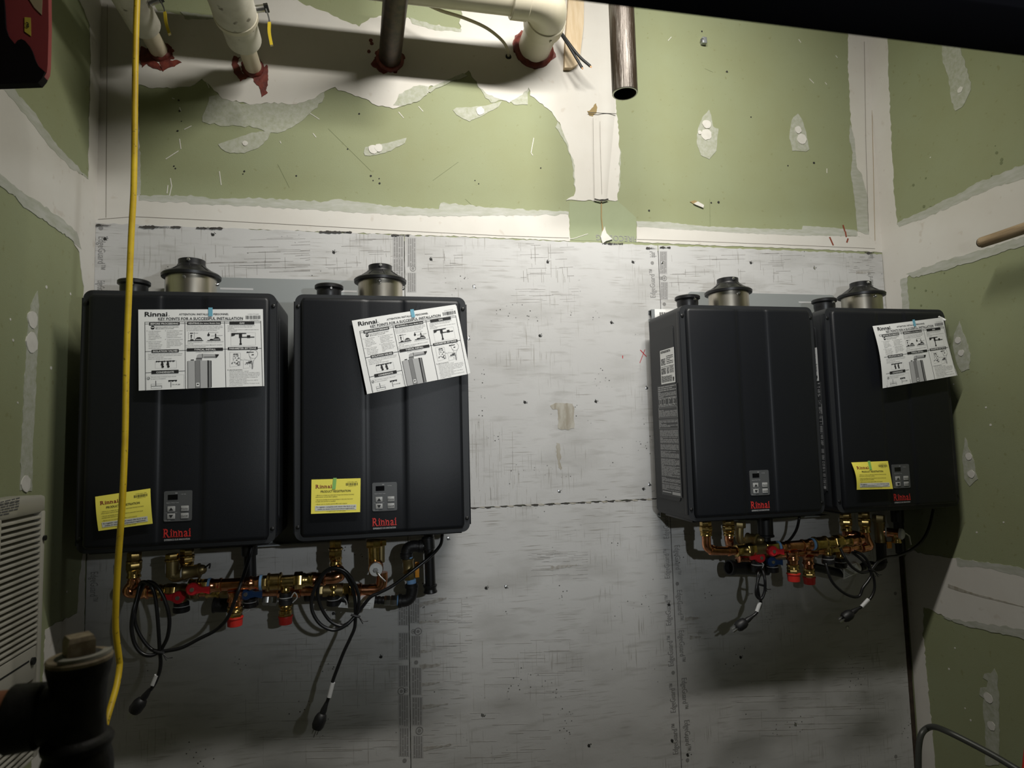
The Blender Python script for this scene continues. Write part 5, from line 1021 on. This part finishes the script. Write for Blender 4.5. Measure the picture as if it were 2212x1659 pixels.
fit(t, 'flare_nut', V(568, 1295, Yr+.02), V(582, 1295, Yr+.02), .0160, 'nickel', 'hex'); fit(t, 'flare_nut', V(582, 1296, Yr+.02), V(598, 1296, Yr+.02), .0160, 'nickel', 'hex'); fit(t, 'black_union', V(460, 1307, Yr+.03), V(502, 1307, Yr+.03), .0200, 'black_iron', 'press')
t = thing('condensate_pipe', 'black plastic drain pipe hanging below the right edge of the second heater', 'pipe', V(930, 1280, -.14), 'condensate drains')
fit(t, 'pipe', V(926, 1150, -.14), V(930, 1270, -.14), .0155, 'black_plastic'); fit(t, 'coupling', V(924, 1160, -.14), V(926, 1186, -.14), .0195, 'black_plastic'); fit(t, 'side_port', V(926, 1178, -.14), V(908, 1180, -.14), .0140, 'black_plastic'); fit(t, 'end_cap', V(929, 1262, -.14), V(930, 1281, -.14), .0185, 'black_plastic', 'press'); fit(t, 'cap_rim', V(929, 1262, -.14), V(929, 1266, -.14), .0210, 'black_plastic')
t = thing('condensate_pipe', 'black plastic drain pipe behind the copper tee under the first heater', 'pipe', V(540, 1245, -.12), 'condensate drains')
fit(t, 'pipe', V(539, 1178, -.12), V(541, 1250, -.12), .0165, 'black_plastic'); fit(t, 'coupling', V(539, 1176, -.12), V(539, 1200, -.12), .0215, 'black_plastic')

# ---------------- pair by the right wall
t = thing('pipe_manifold', 'copper and brass pipe manifold with red handles under the heaters by the right wall', 'pipe manifold', V(1710, 1260, -.17), 'copper pipe manifolds')
e = nipple(t, 1524, 1130, 1166, Yf); bendpipe(t, 'elbow', [e+Vector((0, 0, .01)), e, V(1527, 1180, Yf), V(1536, 1188, Yf), V(1552, 1190, Yf), V(1586, 1190, Yf)], .0140, 'copper'); fit(t, 'press_bead', V(1534, 1187, Yf), V(1540, 1189, Yf), .0165, 'copper'); fit(t, 'press_bead', V(1572, 1190, Yf), V(1577, 1190, Yf), .0165, 'copper')
e = nipple(t, 1573, 1128, 1166, Yr-.01); bendpipe(t, 'elbow', [e+Vector((0, 0, .01)), e, V(1577, 1178, Yr), V(1588, 1188, Yr), V(1604, 1198, Yr)], .0140, 'copper')
F0, F1 = V(1586, 1190, Yf), V(1862, 1166, Yf)
rowf(F0, F1, 1586, 1862, [('press_socket', 1588, 1612, .0180, 'brass', 'press'), ('hex_adapter', 1611, 1628, .0205, 'brass', 'hex'), ('valve_body', 1627, 1652, .0185, 'brass_dull', 'cyl'), ('hex_adapter', 1650, 1676, .0205, 'brass', 'hex'), ('press_socket', 1680, 1700, .0165, 'copper', 'press'), ('tee_body', 1698, 1730, .0160, 'copper', 'cyl'), ('press_socket', 1728, 1749, .0170, 'copper', 'press'), ('check_valve', 1754, 1782, .0215, 'brass', 'press'), ('valve_neck', 1780, 1800, .0170, 'brass', 'cyl'), ('hex_adapter', 1798, 1816, .0225, 'brass', 'hex'), ('press_socket', 1815, 1834, .0175, 'brass', 'press'), ('press_socket', 1833, 1854, .0175, 'copper', 'press')])
ax = (F1-F0).normalized()
for xx in (1677, 1751): q = F0.lerp(F1, (xx-1586)/276); obj('thread_tape', MB().cyl(q-ax*.004, q+ax*.004, .0200, seg=20), 'teflon_blue', t)
bendpipe(t, 'elbow', [V(1848, 1168, Yf), V(1856, 1167, Yf), V(1860, 1163, Yf+.01), V(1850, 1157, Yf+.035), V(1832, 1155, Yf+.05)], .0160, 'copper'); nipple(t, 1826, 1112, 1158, Yf+.05)
e = nipple(t, 1866, 1110, 1162, Yr); bendpipe(t, 'elbow', [e+Vector((0, 0, .01)), e, V(1874, 1172, Yr), V(1876, 1180, Yr), V(1862, 1184, Yr)], .0160, 'copper')
G0, G1 = V(1590, 1204, Yr), V(1862, 1182, Yr)
rowf(G0, G1, 1590, 1862, [('press_socket', 1592, 1618, .0170, 'copper', 'press'), ('valve_body', 1616, 1660, .0180, 'brass_dull', 'cyl'), ('pipe', 1658, 1850, .0145, 'copper', 'cyl'), ('tee_body', 1730, 1760, .0170, 'copper', 'press'), ('hex_adapter', 1785, 1806, .0185, 'brass', 'hex'), ('press_socket', 1828, 1856, .0165, 'copper', 'press')])
stub(t, 1711, 1190, 1238, 1256, Yf, .0185, 'copper', 'brass'); stub(t, 1745, 1200, 1246, 1262, Yr, .0180, 'copper', 'brass')
for x, y0, y1, y2, Y in ((1788, 1183, 1200, 1218, Yf), (1815, 1188, 1206, 1226, Yr)): fit(t, 'port', V(x, y0, Y), V(x, y1+2, Y), .0125, 'brass', 'ribs'); drain_cap(t, x, y1, y2, Y, .0180)
o, a, b = drain_cap(t, 1636, 1208, 1236, Yr-.03, .0200); tether(t, [V(1644, 1214, Yr-.05), V(1649, 1220, Yr-.05), V(1645, 1230, Yr-.05)], o)
valve_handle(t, 1668, 1190, Yf-.026, 1, 'red_handle', .026); valve_handle(t, 1641, 1204, Yr-.052, -1, 'red_handle', .024); valve_handle(t, 1666, 1213, Yr-.02, 1, 'blue_handle', .026); drain_cap(t, 1668, 1216, 1236, Yr, .0180, True)
t = thing('relief_valve', 'dull brass relief valve hanging under the left end of the bare-fronted heater', 'valve', V(1605, 1175, -.14))
fit(t, 'union_nut', V(1598, 1128, -.14), V(1598, 1140, -.14), .0190, 'brass_dull', 'hex'); bendpipe(t, 'valve_elbow', [V(1597, 1138, -.14), V(1597, 1160, -.14), V(1602, 1170, -.14), V(1612, 1172, -.14)], .0140, 'brass_dull'); c = V(1613, 1163, -.14); fit(t, 'valve_body', c, c+Vector((.02, -.035, 0)), .0175, 'brass_dull', 'press'); fit(t, 'valve_bonnet', c+Vector((.02, -.035, 0)), c+Vector((.032, -.05, -.002)), .012, 'brass_dull', 'dome'); obj('test_lever', MB().tube([c+Vector((.03, -.05, 0)), c+Vector((.045, -.052, -.014)), c+Vector((.052, -.05, -.008))], .002, 8), 'black_iron', t)
t = thing('relief_valve', 'brass relief valve with a pale round cap below the heater by the right wall', 'valve', V(1925, 1185, -.15))
fit(t, 'union_nut', V(1898, 1112, -.13), V(1898, 1128, -.13), .0210, 'brass_dull', 'hex'); fit(t, 'valve_inlet', V(1899, 1126, -.13), V(1903, 1172, -.13), .0180, 'brass_dull', 'press'); c = V(1903, 1148, -.13); fit(t, 'gasket_ring', c+Vector((.010, -.008, 0)), c+Vector((.014, -.012, 0)), .0195, 'white_plastic'); fit(t, 'valve_body', c, c+Vector((.036, -.042, -.004)), .0165, 'copper', 'press'); fit(t, 'round_cap', c+Vector((.036, -.042, -.004)), c+Vector((.046, -.056, -.005)), .0190, 'white_plastic', 'dome'); fit(t, 'outlet', c+Vector((.030, -.035, -.004)), c+Vector((.030, -.035, -.036)), .0150, 'brass', 'press'); obj('test_lever', MB().tube([c+Vector((.046, -.056, .0)), c+Vector((.058, -.060, -.01)), c+Vector((.062, -.060, -.04))], .0024, 8), 'zinc', t)
obj('tag', MB().box(V(1918, 1185, -.16), V(1924, 1170, -.156)), 'orange', t, smooth=False)
t = thing('gas_line', 'black gas pipe with a tagged flexible connector under the heater by the right wall', 'gas line', V(1840, 1250, -.12), 'gas connections')
fit(t, 'riser', V(1902, 1170, -.12), V(1905, 1216, -.12), .0165, 'black_iron', 'press'); bendpipe(t, 'elbow', [V(1905, 1206, -.12), V(1903, 1220, -.12), V(1893, 1224, -.12), V(1880, 1222, -.12)], .0165, 'black_iron'); fit(t, 'flare_nut', V(1884, 1222, -.12), V(1866, 1220, -.12), .0150, 'nickel', 'hex'); fit(t, 'flexible_hose', V(1868, 1222, -.12), V(1826, 1240, -.12), .0125, 'black_iron', 'ribs'); fit(t, 'paper_tag', V(1852, 1222, -.125), V(1818, 1240, -.125), .0190, 'paper'); fit(t, 'pipe', V(1824, 1240, -.12), V(1756, 1224, -.12), .0140, 'black_plastic')
s = Sheet(V(1822, 1226, -.148), V(1850, 1216, -.148), V(1858, 1236, -.15), V(1822, 1252, -.152)); o = s.sheet('tag_flap', 'paper', t, .0005, 3, 2); mb = MB()
for k in range(6): s.quad(mb, .08, .1+k*.14, .92-.12*(k % 3), .15+k*.14, .0006)
rawobj('tag_print', mb, 'ink_grey', o)
t = thing('condensate_pipe', 'black drain pipe with a wide open end below the bare-fronted heater', 'pipe', V(1600, 1245, -.10), 'condensate drains')
mb = MB(); a = V(1574, 1226, -.11); b = V(1630, 1228, -.09); mb.lathe(a, b, [(.15, .018), (.0, .020), (.0, .0245), (.12, .0255), (.14, .022), (1, .0215)], 24, False); obj('pipe', mb, 'black_plastic', t); fit(t, 'bore', a.lerp(b, .14), a.lerp(b, .2), .0178, 'dark_hole'); fit(t, 'coupling', V(1652, 1112, -.10), V(1654, 1160, -.10), .0260, 'black_plastic', 'press'); fit(t, 'pipe', V(1654, 1158, -.10), V(1656, 1232, -.10), .0160, 'black_plastic'); fit(t, 'pipe', b, V(1660, 1230, -.10), .0200, 'black_plastic')
t = thing('condensate_pipe', 'dark drain pipe dropping along the corner below the heater by the right wall', 'pipe', V(1946, 1210, -.08), 'condensate drains')
fit(t, 'pipe', V(1938, 1100, -.07), V(1946, 1196, -.07), .0165, 'black_plastic'); fit(t, 'coupling', V(1937, 1100, -.07), V(1939, 1128, -.07), .0210, 'black_plastic')

# ================================================================== power cords
def plug(t, a, b, flip=1):
    """a: cord end, b: prong end"""
    a = Vector(a); b = Vector(b); d = (b-a).normalized(); L = (b-a).length
    o = obj('plug', MB().lathe(a, b, [(0, .0050), (.12, .0062), (.30, .0085), (.42, .0085), (.46, .0125), (.62, .0165), (.88, .0165), (1, .0130)], 14), 'rubber', t)
    q = d.cross(Vector((0, -1, 0))).normalized()
    for k, ln_, off in ((1, .016, .0065), (-1, .016, .0065), (0, .020, 0)):
        c = b+q*k*off+Vector((0, -.005 if k == 0 else .003, 0)); obj('prong', MB().box((-.0008, -.003, 0), (.0008, .003, 1)).__class__().prism([c-q*.0012+Vector((0, -.003, 0)), c+q*.0012+Vector((0, -.003, 0)), c+q*.0012+Vector((0, .003, 0)), c-q*.0012+Vector((0, .003, 0))], d*ln_), 'zinc', o)
def cord(label, strands, tie, lab, pl, r=.0048):
    t = thing('power_cord', label, 'cord', strands[0][0] and V(*strands[0][-1]), 'black power cords')
    for i, st in enumerate(strands): obj('cord' if i == 0 else 'cord_loop', MB().tube(spline([V(*p) for p in st], 8), r, 10), 'cord_black', t)
    c = V(*tie); k = obj('twist_tie', MB().tube([c+Vector((-.012, -.006, .004)), c+Vector((0, -.009, 0)), c+Vector((.012, -.005, -.004))], .0035, 8), 'rubber', t)
    obj('tie_end', MB().tube([c+Vector((.008, -.007, -.002)), c+Vector((.022, -.010, -.016)), c+Vector((.034, -.010, -.016))], .0014, 6), 'rubber', k); obj('tie_end', MB().tube([c+Vector((.008, -.007, -.002)), c+Vector((.020, -.010, -.022))], .0014, 6), 'rubber', k)
    obj('cord_label', MB().cyl(V(*lab[0]), V(*lab[1]), .0062, seg=12), 'cord_label', t); plug(t, V(*pl[0]), V(*pl[1])); return t
Yc = -.215
cord('black power cord looped over the copper manifold left of the first red-capped stub', [[(544, 1180, -.15), (536, 1212, -.17), (520, 1262, -.235), (506, 1300, -.24), (492, 1334, -.235), (468, 1360, -.22), (430, 1380, Yc), (390, 1400, Yc), (345, 1408, Yc)],
      [(345, 1408, Yc), (325, 1416, Yc-.008), (305, 1410, Yc-.01), (290, 1388, Yc-.01), (284, 1355, Yc-.01), (288, 1320, Yc-.01), (296, 1290, Yc), (303, 1262, Yc+.01), (312, 1257, Yc), (326, 1266, Yc-.01), (335, 1288, Yc-.01), (340, 1330, Yc-.01), (343, 1370, Yc-.008), (345, 1408, Yc)],
      [(345, 1408, Yc), (326, 1402, Yc+.006), (306, 1378, Yc+.006), (293, 1350, Yc+.006), (291, 1325, Yc+.006), (299, 1290, Yc+.02), (312, 1262, Yc+.01), (324, 1257, Yc-.004), (342, 1270, Yc-.012), (358, 1302, Yc-.012), (366, 1338, Yc-.01), (362, 1375, Yc-.008), (350, 1400, Yc), (345, 1408, Yc)],
      [(345, 1408, Yc), (347, 1428, Yc), (345, 1448, Yc), (338, 1468, Yc), (332, 1480, Yc), (325, 1490, Yc)]], (345, 1407, Yc), ((339, 1458, Yc), (330, 1480, Yc)), ((324, 1489, Yc), (288, 1538, Yc)))
cord('black power cord looped over the copper manifold under the second heater', [[(955, 1150, -.16), (955, 1160, -.165), (951, 1178, -.18), (930, 1202, -.20), (890, 1234, -.215), (850, 1264, -.22), (820, 1280, -.22), (800, 1290, -.22), (782, 1312, Yc), (768, 1330, Yc)],
      [(768, 1330, Yc), (748, 1350, Yc-.008), (722, 1361, Yc-.01), (694, 1350, Yc-.012), (676, 1324, Yc-.012), (673, 1296, Yc-.012), (682, 1266, Yc-.014), (697, 1240, Yc-.02), (718, 1227, Yc-.024), (744, 1233, Yc-.024), (762, 1254, Yc-.02), (774, 1284, Yc-.012), (774, 1312, Yc-.008), (768, 1330, Yc)],
      [(768, 1330, Yc), (752, 1346, Yc+.004), (734, 1352, Yc+.004), (710, 1338, Yc+.004), (692, 1308, Yc), (686, 1278, Yc-.006), (694, 1248, Yc-.014), (714, 1230, Yc-.02), (738, 1234, Yc-.02), (756, 1258, Yc-.014), (766, 1290, Yc-.006), (768, 1330, Yc)],
      [(768, 1330, Yc), (766, 1356, Yc), (756, 1380, Yc), (742, 1410, Yc), (728, 1446, Yc), (718, 1474, Yc), (712, 1500, Yc), (706, 1518, Yc)]], (768, 1329, Yc), ((719, 1474, Yc), (711, 1506, Yc)), ((706, 1517, Yc), (684, 1574, Yc)))
cord('black power cord with a short hanging loop under the bare-fronted heater', [[(1728, 1105, -.15), (1726, 1122, -.155), (1720, 1145, -.14), (1706, 1166, -.12), (1690, 1176, -.09), (1665, 1190, -.085), (1650, 1205, -.09), (1640, 1228, -.19), (1636, 1260, -.21), (1640, 1290, -.21), (1643, 1294, -.21)],
      [(1646, 1228, -.20), (1652, 1250, -.215), (1652, 1276, -.215), (1644, 1294, -.215), (1634, 1286, -.215), (1634, 1268, -.215), (1641, 1240, -.205)], [(1643, 1292, -.21), (1643, 1305, -.21), (1638, 1318, -.21), (1630, 1328, -.21), (1620, 1334, -.21)]], (1640, 1262, -.205), ((1642, 1301, -.21), (1635, 1321, -.21)), ((1626, 1331, -.21), (1592, 1356, -.21)), .0046)
cord('black power cord looped in front of the manifold below the heater by the right wall', [[(2016, 1100, -.16), (2008, 1135, -.165), (1994, 1165, -.17), (1970, 1187, -.17), (1940, 1200, -.18), (1914, 1204, -.20), (1896, 1214, -.21), (1881, 1232, -.215)],
      [(1881, 1232, -.215), (1862, 1237, -.225), (1842, 1226, -.23), (1826, 1206, -.23), (1815, 1184, -.215)], [(1784, 1206, -.19), (1785, 1222, -.21), (1796, 1254, -.22), (1816, 1276, -.22), (1838, 1288, -.22), (1856, 1288, -.22), (1864, 1270, -.22), (1876, 1254, -.22), (1882, 1240, -.22), (1876, 1215, -.225), (1862, 1198, -.225), (1844, 1190, -.21)], [(1840, 1192, -.21), (1860, 1208, -.22), (1874, 1222, -.22), (1881, 1232, -.215)],
      [(1881, 1232, -.215), (1888, 1250, -.215), (1889, 1272, -.215), (1882, 1290, -.215), (1872, 1300, -.215), (1862, 1310, -.215), (1852, 1316, -.215)]], (1880, 1231, -.216), ((1876, 1295, -.215), (1861, 1311, -.215)), ((1854, 1314, -.215), (1822, 1336, -.215)), .0046)
